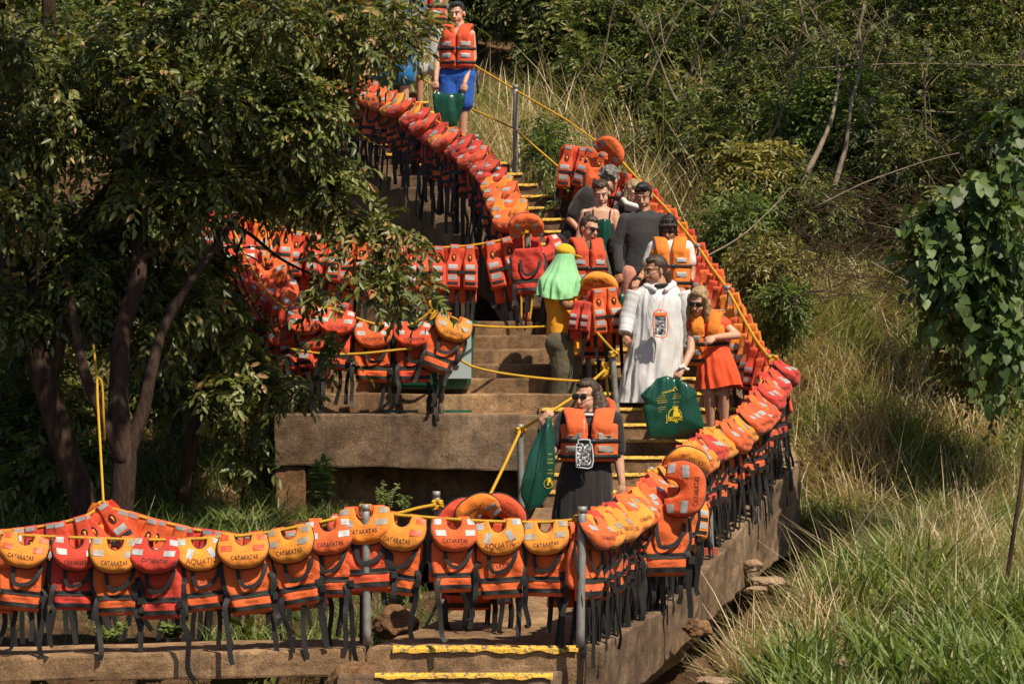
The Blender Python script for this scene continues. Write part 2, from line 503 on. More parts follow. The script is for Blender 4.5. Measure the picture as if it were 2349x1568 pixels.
post(P(842, 1476, 19.99), P(838, 1158, 19.99), 0.030, 'grey post with a drilled hole half way along the front row', 'galvanised')
post(P(1016, 1400, 21.4), P(1001, 1128, 21.4), 0.026, 'short bright steel post tied with rope behind the front row', 'galvanised')
post(P(1199, 1310, 23.8), P(1193, 974, 23.8), 0.028, 'slim grey post at the foot of the dark platform opening')
post(P(1011, 955, 26.4), P(993, 692, 26.4), 0.028, 'bowed rusty post on the platform beam beside the green bin', 'rusty_steel', bend=0.035)
post(P(668, 950, 26.4), P(662, 712, 26.4), 0.026, 'rusty post at the left end of the platform beam', 'rusty_steel')
post(P(1210, 737, 28.4), P(1210, 512, 28.4), 0.030, 'grey landing post with a red base and a great knot of rope', sleeve=0.09)
post(P(1355, 905, 27.3), P(1341, 712, 27.3), 0.028, 'dark grey post by the man in the green neck scarf', 'galvanised')
post(P(1425, 1075, 25.4), P(1404, 806, 25.4), 0.028, 'pale grey leaning post between the two flights of steps')
post(P(1632, 1305, 23.3), P(1624, 1082, 23.3), 0.028, 'grey post with a square red sleeve outside the curving wall', 'galvanised', cap=False)
post(P(1498, 1400, 21.6), P(1493, 1072, 21.6), 0.028, 'post half buried in vests low on the right curve')
post(P(1624, 1262, 23.6), P(1621, 980, 23.6), 0.028, 'post wrapped in rope beside the feet of the woman in orange shorts')
post(P(1771, 1062, 25.7), P(1768, 814, 25.7), 0.028, 'post at the outermost corner of the right hand curve')
post(P(1673, 900, 27.0), P(1669, 656, 27.0), 0.030, 'capped post behind the shoulder of the woman in orange shorts')
post(P(1602, 790, 28.1), P(1600, 560, 28.1), 0.028, 'post behind the woman with a dark fringe')
post(P(1398, 530, 30.4), P(1397, 322, 30.4), 0.028, 'post carrying the upper vests above the grey haired man')
post(P(1182, 408, 31.9), P(1183, 196, 31.9), 0.030, 'tall grey post standing alone against the upper grass')
post(P(1150, 560, 29.5), P(1143, 385, 29.5), 0.026, 'grey post beside the upper left line of vests')
post(P(1098, 520, 30.6), P(1093, 310, 30.6), 0.026, 'slim post just below the shirtless boy')
# square sleeve on the outside post
sl = MB(); c0 = P(1630, 1255, 23.25)
sl.box(c0.x - 0.055, c0.x + 0.055, c0.y - 0.05, c0.y + 0.05, c0.z - 0.20, c0.z)
sl = sl.build('pipe_bracket', 'red_sleeve', None, False)
tag(sl, 'square faded red metal sleeve fixed round the post foot on the curving wall', 'bracket')

# ---------------------------------------------------------------- ropes
def catmull(pts, n=10):
    pts = [Vector(p) for p in pts]
    P0 = [pts[0] * 2 - pts[1]] + pts + [pts[-1] * 2 - pts[-2]]
    out = []
    for i in range(1, len(P0) - 2):
        a, b, c, d = P0[i - 1:i + 3]
        for k in range(n):
            t = k / n
            out.append(0.5 * ((2 * b) + (c - a) * t + (2 * a - 5 * b + 4 * c - d) * t * t + (3 * b - a - 3 * c + d) * t ** 3))
    out.append(pts[-1])
    return out
class Path:
    def __init__(s, pts, n=12):
        s.p = catmull(pts, n) if len(pts) > 2 else [Vector(pts[0]).lerp(Vector(pts[1]), i / 12) for i in range(13)]
        s.l = [0]
        for a, b in zip(s.p, s.p[1:]): s.l.append(s.l[-1] + (b - a).length)
        s.len = s.l[-1]
    def at(s, u):
        L = u * s.len
        for i in range(len(s.p) - 1):
            if L <= s.l[i + 1] or i == len(s.p) - 2:
                f = (L - s.l[i]) / max(s.l[i + 1] - s.l[i], 1e-9)
                return s.p[i].lerp(s.p[i + 1], f), (s.p[i + 1] - s.p[i]).normalized()
def rope(pts, label, r=0.0115, group='yellow ropes of the railings', n=8, taut=False):
    if taut: pts = [a.lerp(b, f) for a, b in zip(pts, pts[1:]) for f in (0, .06, .5, .94)] + [pts[-1]]
    pth = Path(pts, n)
    mb = MB(); mb.tube(pth.p, r, 8)
    o = mb.build('rope', 'rope_yellow')
    tag(o, label, 'rope', group)
    return pth
def PX(lst): return [P(*q) for q in lst]
RP = {}
RP['front'] = rope(PX([(-60, 1219, 20.1), (44, 1226, 20.05), (180, 1232, 20.0), (370, 1237, 20.0), (490, 1232, 20.0), (600, 1222, 20.0), (700, 1203, 20.0), (780, 1186, 20.05), (836, 1170, 20.12), (913, 1180, 20.05), (1047, 1190, 20.0), (1142, 1195, 20.0), (1252, 1196, 20.0), (1336, 1189, 19.95)]), 'yellow rope along the front row of hanging vests')
RP['back'] = rope(PX([(-60, 1222, 21.4), (40, 1214, 21.4), (130, 1200, 21.4), (190, 1185, 21.4), (238, 1163, 21.5), (300, 1178, 21.5), (370, 1196, 21.5), (440, 1212, 21.5), (520, 1224, 21.5), (640, 1226, 21.5), (760, 1200, 21.4), (836, 1168, 20.16)]), 'yellow rope of the second row sagging from the tree rope at left')
rope(PX([(214, 790, 23.3), (222, 865, 23.0), (224, 920, 22.6), (231, 1040, 22.0), (238, 1165, 21.5)]), 'taut yellow rope dropping from the tree to the second row', 0.010)
rope(PX([(222, 865, 23.0), (234, 880, 23.0), (238, 960, 23.0), (240, 1010, 23.1)]), 'slack yellow rope end dangling down the tree trunk', 0.009)
RP['curve'] = rope(PX([(1336, 1189, 19.95), (1420, 1150, 20.9), (1494, 1092, 21.6), (1545, 1050, 22.4), (1580, 1015, 23.0), (1621, 990, 23.6), (1690, 950, 24.2), (1735, 895, 24.9), (1770, 826, 25.7)]), 'yellow rope threading the vests up the right hand curve', 0.013)
RP['upright'] = rope(PX([(1770, 826, 25.7), (1735, 780, 26.15), (1700, 720, 26.6), (1669, 664, 27.0), (1632, 612, 27.6), (1601, 566, 28.1), (1530, 480, 29.0), (1440, 385, 30.0), (1397, 330, 30.4)]), 'yellow rope running back up behind the women in orange vests', 0.013)
rope(PX([(1397, 345, 30.4), (1300, 275, 31.1), (1183, 207, 31.9), (1105, 160, 32.6), (1030, 110, 33.2), (960, 75, 33.8), (880, 40, 34.5)]), 'upper yellow handrail rope crossing behind the boy', taut=True)
rope(PX([(1340, 430, 30.9), (1290, 390, 31.2), (1180, 295, 31.9), (1070, 244, 32.7), (960, 175, 33.6)]), 'lower yellow handrail rope crossing behind the boy', taut=True)
RP['upleft'] = rope(PX([(1210, 520, 28.4), (1190, 490, 28.7), (1160, 420, 29.3), (1130, 368, 29.8), (1080, 322, 30.4), (1010, 283, 31.0), (950, 240, 31.6), (880, 205, 32.2), (820, 182, 32.7), (750, 165, 33.3), (690, 150, 33.9)]), 'yellow rope threading the vests up the left side of the upper flight', 0.013)
RP['backrow'] = rope(PX([(1210, 525, 28.4), (1180, 542, 28.4), (1120, 556, 28.4), (1040, 566, 28.4), (930, 566, 28.3), (850, 560, 28.2), (750, 545, 28.1), (640, 522, 28.0), (560, 497, 27.9), (515, 478, 27.8)]), 'yellow rope of the row behind the platform, sagging left of the landing post')
RP['side'] = rope(PX([(515, 478, 27.8), (560, 580, 27.3), (610, 665, 26.8), (662, 716, 26.4)]), 'yellow rope along the left end of the platform')
RP['platform'] = rope(PX([(662, 716, 26.4), (745, 706, 26.4), (800, 722, 26.38), (860, 742, 26.36), (930, 746, 26.36), (970, 728, 26.36), (996, 702, 26.36)]), 'yellow rope over the platform beam with the cream lettered vests')
rope(PX([(996, 702, 26.36), (1040, 728, 26.4), (1085, 745, 26.6), (1200, 750, 26.9), (1347, 741, 27.25)]), 'yellow rope crossing level in front of the left steps')
rope(PX([(668, 800, 26.3), (745, 811, 26.2), (830, 810, 26.2), (1000, 798, 26.3), (1085, 840, 26.4), (1200, 862, 26.4), (1345, 873, 26.5), (1378, 858, 25.9)]), 'lower yellow rope crossing the left steps below the vests')
rope(PX([(1349, 738, 27.2), (1385, 780, 26.6), (1411, 808, 25.5), (1385, 850, 25.4), (1360, 872, 25.0), (1330, 900, 24.0), (1266, 942, 23.0), (1195, 984, 23.7), (1160, 1060, 23.0), (1122, 1138, 22.0), (1080, 1190, 20.6)]), 'yellow rope down the middle rail held by the woman in black', 0.013, taut=True)
rope(PX([(1003, 1156, 21.4), (960, 1164, 21.0), (900, 1178, 20.5), (838, 1174, 20.16)]), 'yellow rope from the front post to the short steel post', 0.013)
rope(PX([(1003, 1156, 21.4), (1024, 1166, 21.2), (1035, 1178, 20.8)]), 'short frayed rope end on the bright steel post', 0.010)
rope(PX([(1388, 840, 25.5), (1394, 900, 25.5), (1398, 955, 25.5)]), 'loose yellow rope end hanging behind the woman in black')
def knot(px, py, d, r, turns, label, rr=0.012, h=0.05):
    c = P(px, py, d); mb = MB(); rnd = random.Random(int(px * 7 + py))
    pts = []
    n = int(turns * 14)
    for i in range(n + 1):
        a = 2 * math.pi * i / 14
        q = r * (1 + 0.10 * rnd.uniform(-1, 1))
        pts.append(c + Vector((math.cos(a) * q, math.sin(a) * q, -h / 2 + h * i / n + 0.008 * math.sin(a * 1.5))))
    mb.tube(pts, rr, 7)
    # crossing loop on the camera side
    pts = [c + Vector((0.9 * r * math.sin(t * 2.1), -r - 0.012 - 0.010 * math.sin(t * 5), h * 0.62 * math.cos(t * 1.3))) for t in np.linspace(0, 6.0, 26)]
    mb.tube(pts, rr, 7)
    o = mb.build('rope_knot', 'rope_yellow')
    tag(o, label, 'rope knot', 'rope knots tied round the posts')
knot(238, 1165, 21.5, 0.03, 3, 'yellow knot where the tree rope meets the second row', h=0.08)
knot(838, 1168, 20.15, 0.038, 3, 'double turn of rope round the front row post', h=0.055)
knot(1003, 1157, 21.4, 0.036, 3, 'rope knot round the short bright steel post', h=0.05)
knot(1194, 986, 23.8, 0.037, 2, 'rope knot on the slim post by the green bag', h=0.03)
knot(994, 712, 26.4, 0.038, 5, 'stack of rope turns on the bowed platform post', h=0.14)
knot(1209, 598, 28.4, 0.05, 3, 'upper half of the great knot on the landing post', 0.014, 0.08)
knot(1209, 628, 28.4, 0.055, 3, 'lower half of the great knot on the landing post', 0.014, 0.08)
knot(1345, 741, 27.25, 0.040, 3, 'rope knot on the post beside the man in the green scarf', h=0.05)
knot(1388, 848, 25.45, 0.03, 3, 'thick twist of rope just above the woman in black', 0.013, 0.1)
knot(1408, 812, 25.4, 0.034, 2, 'rope turn over the pale leaning post', h=0.03)
knot(1623, 990, 23.6, 0.038, 3, 'yellow rope turns beside the bare feet on the right', h=0.05)
knot(1771, 822, 25.7, 0.038, 2, 'yellow rope turns on the outermost corner post', h=0.04)
knot(1495, 1085, 21.6, 0.036, 2, 'rope turns above the big orange vest on the curve', h=0.04)
knot(1326, 1190, 19.95, 0.022, 2, 'small rope knot beside the thick front post', h=0.04)
knot(1210, 530, 28.4, 0.037, 2, 'rope turn at the top of the landing post', h=0.03)
rope(PX([(1200, 610, 28.35), (1196, 660, 28.3), (1196, 732, 28.3)]), 'left dangling rope below the great knot')
rope(PX([(1217, 640, 28.33), (1220, 690, 28.3), (1215, 733, 28.3)]), 'right dangling rope below the great knot')

# ---------------------------------------------------------------- green wheelie bin behind the platform vests
bx = empty('green_bin', P(985, 940, 26.75))
tag(bx, 'green plastic wheeled rubbish bin behind the vests on the platform', 'bin')
bl = P(888, 880, 26.9); br = P(1092, 735, 26.9)
def bin_body():
    zt = 0.44; zb = -0.17; mb = MB()
    cx = (bl.x + br.x) / 2; hw = (br.x - bl.x) / 2 - 0.01
    rings = [(zb, 0.80, 0.0), (zb + 0.05, 0.90, 0), (0.1, 0.95, 0), (zt - 0.05, 1.0, 0), (zt, 1.0, 0)]
    n = 24; vs = []; fs = []
    for z, k, _ in rings:
        for i in range(n):
            a = 2 * math.pi * (i + 0.5) / n
            c, s_ = math.cos(a), math.sin(a)
            e = 0.35
            vs.append((cx + hw * k * math.copysign(abs(c) ** e, c), 27.02 + 0.20 * k * math.copysign(abs(s_) ** e, s_), z))
    for j in range(len(rings) - 1):
        for i in range(n): fs.append((j * n + i, j * n + (i + 1) % n, (j + 1) * n + (i + 1) % n, (j + 1) * n + i))
    fs.append(tuple(range(n - 1, -1, -1)))
    mb.add(vs, fs)
    keep(mb.build('bin_body', 'bin_green'), bx)
    rim = MB(); rim.box(cx - hw - 0.025, cx + hw + 0.025, 26.79, 27.26, zt - 0.03, zt + 0.0)
    rim.box(cx - hw - 0.015, cx + hw + 0.015, 26.80, 27.25, zt + 0.004, zt + 0.03)
    keep(rim.build('lid', 'bin_green', None, False), bx)
    lb = MB(); lb.box(cx + hw * 0.15, cx + hw * 0.92, 26.792, 26.812, zb + 0.10, zt - 0.1)
    keep(lb.build('sticker', 'bin_label', None, False), bx)
    for sx in (-0.28, 0.22):
        lg = MB(); lg.box(cx + sx - 0.16, cx + sx + 0.16, 26.72, 26.80, -0.385, -0.362)
        keep(lg.build('stand_foot', 'bin_green', None, False), bx)
    lg = MB(); lg.box(cx + 0.02, cx + 0.06, 26.76, 26.80, -0.37, -0.12)
    keep(lg.build('stand_leg', 'bin_green', None, False), bx)
bin_body()
# ---------------------------------------------------------------- life jackets
PROTO_AT = Vector((0, 0, 0))
def ss(v): v = max(0.0, min(1.0, v)); return math.sqrt(max(0.0, 1 - (1 - v) ** 2))
def collar_bounds(x, W=0.178):
    u = min(abs(x) / W, 1.0)
    zt = 0.0
    if abs(x) < 0.068: zt = -0.088 * math.sqrt(1 - (abs(x) / 0.068) ** 2)
    zt -= 0.018 * u ** 4
    zb = -0.085 - 0.165 * math.sqrt(max(0.0, 1 - u ** 2.6))
    return zt, zb
def collar_y(x, z, seed, W=0.178, bulge=0.052):
    zt, zb = collar_bounds(x, W)
    q = min(ss((zt - z + 0.004) / 0.05), ss((z - zb) / 0.05), ss((W - abs(x)) / 0.05))
    wr = 0.010 * nz3((x, 0, z), 12, seed) + 0.005 * nz3((x, 0, z), 30, seed) + 0.005 * math.sin(x * 55 + seed * 3 + 8 * z) * sm(-0.13, -0.24, z)
    return -0.014 - bulge * q * (0.55 + 0.45 * sm(-0.02, -0.13, z)) + wr * q - 0.05 * sm(0, -0.2, z)
def collar_me(seed):
    nu, nv = 30, 16; W = 0.178; vs = []; fs = []
    for side in (0, 1):
        for j in range(nv + 1):
            for i in range(nu + 1):
                x = -W * math.cos(math.pi * i / nu)
                zt, zb = collar_bounds(x)
                z = zt + (zb - zt) * (0.5 - 0.5 * math.cos(math.pi * j / nv))
                y = collar_y(x, z, seed) if side == 0 else (-0.004 - 0.05 * sm(0, -0.2, z))
                # narrow slightly at the rope
                xx = x * (0.90 + 0.10 * sm(0, -0.09, z))
                vs.append((xx, y, z))
    n1 = (nu + 1) * (nv + 1)
    for j in range(nv):
        for i in range(nu):
            a = j * (nu + 1) + i
            q = (a, a + 1, a + nu + 2, a + nu + 1)
            fs.append(q[::-1] if False else q)
            fs.append(tuple(n1 + k for k in q[::-1]))
    me = mesh('collar', vs, fs, True)
    return me
def xn(x, z): return x * (0.90 + 0.10 * sm(0, -0.09, z))
def strip_piping(pts, r=0.0045):
    mb = MB(); mb.tube(pts, r, 6); return mb.me('piping')
def collar_piping(seed):
    W = 0.178; pts = []
    for i in range(41):
        x = -W * math.cos(math.pi * i / 40); zt, zb = collar_bounds(x)
        pts.append((xn(x, zb), -0.02 - 0.05 * sm(0, -0.2, zb), zb - 0.001))
    pts = [(xn(-W, -0.03), -0.018, -0.03)] + pts + [(xn(W, -0.03), -0.018, -0.03)]
    mb = MB(); mb.tube(pts, 0.0055, 6)
    pts = []
    for i in range(15):
        x = -0.0675 * math.cos(math.pi * i / 14); zt, _ = collar_bounds(x)
        pts.append((xn(x, zt), -0.016 - 0.05 * sm(0, -0.2, zt), zt + 0.001))
    mb.tube(pts, 0.004, 6)
    return mb.me('piping')
def patch_me(name, corners, yf, off=0.0028, n=5):
    c = [Vector((a, 0, b)) for a, b in corners]; vs = []; fs = []
    for j in range(n + 1):
        for i in range(n + 1):
            p = (c[0].lerp(c[1], i / n)).lerp(c[3].lerp(c[2], i / n), j / n)
            vs.append((p.x, yf(p.x, p.z) - off, p.z))
    fs = [(j * (n + 1) + i, j * (n + 1) + i + 1, (j + 1) * (n + 1) + i + 1, (j + 1) * (n + 1) + i) for j in range(n) for i in range(n)]
    return mesh(name, vs, fs, True)
_txt = {}
def text_raw(s):
    if s not in _txt:
        cu = bpy.data.curves.new('t', 'FONT'); cu.body = s; cu.size = 1.0; cu.align_x = 'CENTER'; cu.align_y = 'CENTER'
        cu.resolution_u = 3
        o = bpy.data.objects.new('t', cu); COL.objects.link(o)
        bpy.context.view_layer.update()
        me = bpy.data.meshes.new_from_object(o.evaluated_get(bpy.context.evaluated_depsgraph_get()))
        bm = bmesh.new(); bm.from_mesh(me); bmesh.ops.triangulate(bm, faces=bm.faces)
        for _ in range(1):
            long = [e for e in bm.edges if e.calc_length() > 0.4]
            if long: bmesh.ops.subdivide_edges(bm, edges=long, cuts=1)
        bmesh.ops.triangulate(bm, faces=bm.faces)
        vs = np.array([v.co[:] for v in bm.verts]); fs = [tuple(v.index for v in f.verts) for f in bm.faces]
        bm.free(); bpy.data.objects.remove(o); bpy.data.meshes.remove(me)
        w = vs[:, 0].max() - vs[:, 0].min()
        vs[:, 0] -= (vs[:, 0].max() + vs[:, 0].min()) / 2
        vs[:, 1] -= (vs[:, 1].max() + vs[:, 1].min()) / 2
        _txt[s] = (vs / w, fs)
    return _txt[s]
def text_me(s, cx, cz, width, yf, tall=1.0, rot=0.0, shear=0.0, arch=0.0, off=0.0035, flip=False):
    vs, fs = text_raw(s); out = []
    cr, sr = math.cos(rot), math.sin(rot)
    for v in vs:
        a = v[0] * width; b = v[1] * width * tall
        a += b * shear; b += arch * (a / width) ** 2 * 4
        x = cx + a * cr - b * sr; z = cz + a * sr + b * cr
        out.append((x, yf(x, z) - off, z))
    return mesh('lettering', out, fs)
def ribbon_me(pts, w, name='strap', twist=0.0, thick=0.003):
    pts = catmull(pts, 4); vs = []; fs = []; n = len(pts)
    for i, p in enumerate(pts):
        t = (pts[min(i + 1, n - 1)] - pts[max(i - 1, 0)]).normalized()
        a = twist * i / n
        side = Vector((math.cos(a), math.sin(a), 0)); side = (side - t * side.dot(t)).normalized()
        nn = t.cross(side)
        for q in (side * w / 2 + nn * thick / 2, side * w / 2 - nn * thick / 2, -side * w / 2 - nn * thick / 2, -side * w / 2 + nn * thick / 2):
            vs.append(p + q)
    for i in range(n - 1):
        for k in range(4): fs.append((i * 4 + k, i * 4 + (k + 1) % 4, i * 4 + 4 + (k + 1) % 4, i * 4 + 4 + k))
    fs.append((0, 1, 2, 3)); fs.append(tuple((n - 1) * 4 + k for k in (3, 2, 1, 0)))
    return mesh(name, vs, fs, False)
def panel_me(wf, z0, z1, yf, name='back_panel', nu=16, nv=38, back=0.012, cx=lambda z: 0.0):
    vs = []; fs = []
    for side in (0, 1):
        for j in range(nv + 1):
            z = z0 + (z1 - z0) * j / nv
            for i in range(nu + 1):
                s = -math.cos(math.pi * i / nu)
                x = cx(z) + s * wf(z)
                y = yf(x, z) if side == 0 else yf(x, z) * 0 + back
                if side == 0 and (i in (0, nu) or j in (0, nv)): y = (yf(x, z) + back) / 2
                vs.append((x, y, z))
    n1 = (nu + 1) * (nv + 1)
    for j in range(nv):
        for i in range(nu):
            a = j * (nu + 1) + i; q = (a, a + 1, a + nu + 2, a + nu + 1)
            fs.append(q); fs.append(tuple(n1 + k for k in q[::-1]))
    for i in range(nu):
        fs.append((i, n1 + i, n1 + i + 1, i + 1)); a = nv * (nu + 1) + i
        fs.append((a, a + 1, n1 + a + 1, n1 + a))
    for j in range(nv):
        a = j * (nu + 1); fs.append((a, a + nu + 1, n1 + a + nu + 1, n1 + a)); a += nu
        fs.append((a, n1 + a, n1 + a + nu + 1, a + nu + 1))
    return mesh(name, vs, fs, True)

ZBOT = -0.555
def proto_back(seed, collar='fabric_yellow', body='fabric_orange', patch='reflective_worn', style='c', full=True, flop=None, tilt=0.0):
    """Vest hung with its neck pillow and back panel towards the viewer."""
    rnd = random.Random(seed)
    root = empty('life_jacket')
    L = lambda n, me, m, p: link(n, me, m, p)
    def wf(z):
        return interp(-z, [(0, .125), (.1, .125), (.2, .165), (.33, .172), (.42, .162), (.45, .150), (.56, .138)])
    def bf(x, z):
        w = wf(z)
        q = ss((w - abs(x)) / 0.04) * ss((z - ZBOT) / 0.03)
        y = -0.008 - 0.030 * q
        if z < -0.43: y -= 0.016 * ss((-0.43 - z) / 0.03) * q
        y += (0.016 * nz3((x, 0, z), 9, seed) + 0.008 * nz3((x, 0, z), 24, seed) + 0.007 * math.sin(34 * x + 22 * z + seed)) * q
        y -= 0.012 * sm(-0.2, -0.5, z) + tilt * z
        return y
    bp = L('back_panel', panel_me(wf, -0.10, ZBOT, bf), body, root)
    co = collar_me(seed)
    cy = lambda x, z: collar_y(x / (0.90 + 0.10 * sm(0, -0.09, z)), z, seed)
    cobj = L('collar', co, collar, root)
    L('piping', collar_piping(seed), 'piping_black', cobj)
    if style == 'a':
        quads = [[(-.155, -.01), (-.10, -.01), (-.105, -.05), (-.162, -.05)], [(.10, -.01), (.155, -.01), (.162, -.05), (.105, -.05)],
                 [(-.085, -.075), (-.045, -.09), (-.075, -.155), (-.115, -.14)], [(.045, -.09), (.085, -.075), (.115, -.14), (.075, -.155)]]
    else:
        quads = [[(-.150, -.012), (-.095, -.008), (-.098, -.048), (-.155, -.050)], [(.095, -.008), (.150, -.012), (.158, -.052), (.10, -.048)],
                 [(-.150, -.085), (-.072, -.088), (-.072, -.128), (-.148, -.125)], [(.072, -.088), (.150, -.085), (.148, -.125), (.072, -.128)]]
    if not full: quads = quads[2:] if rnd.random() < .5 else [quads[1], quads[2]]
    for q in quads: L('reflective_patch', patch_me('reflective_patch', q, cy), patch, cobj)
    if style == 'a':
        L('lettering', text_me('AQUATIC', 0, -.178, .23, cy, 1.1, 0, 0.15, 0.012), 'print_dark', cobj)
    else:
        L('lettering', text_me('CATARATAS', 0.008 + rnd.uniform(-.02, .02), -.158 - rnd.uniform(0, .02), .185, cy, 1.25, rnd.uniform(-.03, .05), 0, 0.004), 'print_black', cobj)
        if full: L('lettering', text_me('PARQUE NACIONAL', 0.02, -.185, .09, cy, 0.9), 'print_dark', cobj)
    if flop is not None:
        cobj.rotation_euler = (R(-8), flop, 0); cobj.location = (0, -0.03, 0.0)
    bands = [(-.405, -.438), (-.492, -.524)]
    for a, b in bands:
        w = wf((a + b) / 2)
        L('webbing_band', patch_me('webbing_band', [(-w - .004, a), (w + .004, a), (w + .004, b), (-w - .004, b)], bf, 0.008, 14), 'webbing_black', bp)
    if full:
        if style == 'a':
            L('lettering', text_me('CATARATAS', 0, -.33, .20, bf, 1.3), 'print_dark', bp)
            L('lettering', text_me('AQUATIC', 0.02, -.421, .13, bf, 1.0, 0, .2, 0, 0.006), 'print_orange', bp)
        elif style == 'j':
            L('lettering', text_me('IGUAZU JUNGLE', 0, -.34, .215, bf, 1.25), 'print_dark', bp)
            L('lettering', text_me('GRAN AVENTURA', 0, -.372, .15, bf, 1.0), 'print_dark', bp)
            L('lettering', text_me('AQUAFLOAT', 0, -.467, .13, bf, 1.0, 0, .15), 'print_dark', bp)
        else:
            # row of little ringed safety marks
            mb = MB()
            for i in range(6):
                cx = -.065 + i * .032; pts = []
                for k in range(13):
                    a = 2 * math.pi * k / 12; x = cx + .0125 * math.cos(a); z = -.362 + .0125 * math.sin(a)
                    pts.append((x, bf(x, z) - .002, z))
                mb.tube(pts, .0014, 4, False)
                mb.add([(cx - .007, bf(cx, -.362) - .003, -.370), (cx - .004, bf(cx, -.362) - .003, -.371), (cx + .007, bf(cx, -.362) - .003, -.354), (cx + .004, bf(cx, -.362) - .003, -.353)], [(0, 1, 2, 3)])
            L('printed_marks', mb.me('printed_marks', False), 'print_dark', bp)
            L('lettering', text_me('AQUAFLOAT', 0, -.466, .10, bf, .9, 0, .15), 'print_dark', bp)
    # straps: a loop under the pillow, two long tails, side webs
    r = rnd.uniform
    lp = [(-.07, -.058, -.215), (-.066, -.072, -.30), (-.03 + r(-.02, .02), -.080, -.365), (.05, -.078, -.35), (.11, -.07, -.28), (.125, -.05, -.22)]
    L('strap_loop', ribbon_me(lp, .028, 'strap_loop'), 'webbing_black', root)
    for s in (-1, 1):
        e = -.75 - r(0, .17)
        sw = r(-.018, .018)
        pts = [(s * .138, -.04, -.40), (s * .160, -.062, -.45), (s * .160 + sw * .3 + r(-.01, .01), -.066, -.54), (s * .158 + sw + r(-.016, .016), -.06 + r(-.02, .02), -.62), (s * .157 + sw + r(-.02, .02), -.062 + r(-.025, .025), (e - .62) / 2 - .05), (s * .155 + sw * 1.5 + r(-.02, .02), -.058 + r(-.02, .02), e)]
        L('hanging_strap', ribbon_me(pts, .036, 'hanging_strap', r(-.3, .3) if rnd.random() < .55 else r(-1.3, 1.3)), 'webbing_black', root)
        pts = [(s * .150, 0.0, -.16), (s * .178, -.012, -.25), (s * .172, -.03, -.36), (s * .150, -.04, -.42)]
        L('side_web', ribbon_me(pts, .034, 'side_web', s * .6), 'webbing_black', root)
    pts = [(.10 + r(-.03, .03), .01, -.50), (.115, .0, -.65), (.108 + r(-.02, .02), .0, -.80 - r(0, .12))]
    L('hanging_strap', ribbon_me(pts, .036, 'hanging_strap', r(-.5, .5)), 'webbing_black', root)
    if not full:
        for x in (-.06, .03):
            pts = [(x, -.05, -.42), (x + r(-.02, .02), -.06, -.6), (x + r(-.03, .03), -.05, -.85 - r(0, .1))]
            L('hanging_strap', ribbon_me(pts, .040, 'hanging_strap', r(-.3, .9)), 'webbing_black', root)
    mb = MB(); mb.box(.146, .184, -.082, -.052, -.475, -.43)
    L('buckle', mb.me('buckle', False), 'plastic_black', root)
    # the fronts hanging on the far side of the rope
    for s in (-1, 1):
        wfp = lambda z: interp(-z, [(0, .045), (.12, .055), (.2, .072), (.47, .075)])
        cxp = lambda z: s * interp(-z, [(0, .085), (.2, .098), (.47, .10)])
        yfp = lambda x, z: 0.022 + 0.05 * sm(-.1, -.3, z) * ss((z + .475) / .04) + .006 * nz3((x, 1, z), 8, seed)
        fp = L('front_panel', panel_me(wfp, 0.004, -.47 - r(0, .02), yfp, 'front_panel', 8, 14, 0.012, cxp), body, root)
        if full:
            q = [(s * .10 - .04, -.20), (s * .10 + .04, -.20), (s * .10 + .04, -.245), (s * .10 - .04, -.245)]
            L('reflective_patch', patch_me('reflective_patch', q, yfp, -0.003), 'reflective', fp)
    return root

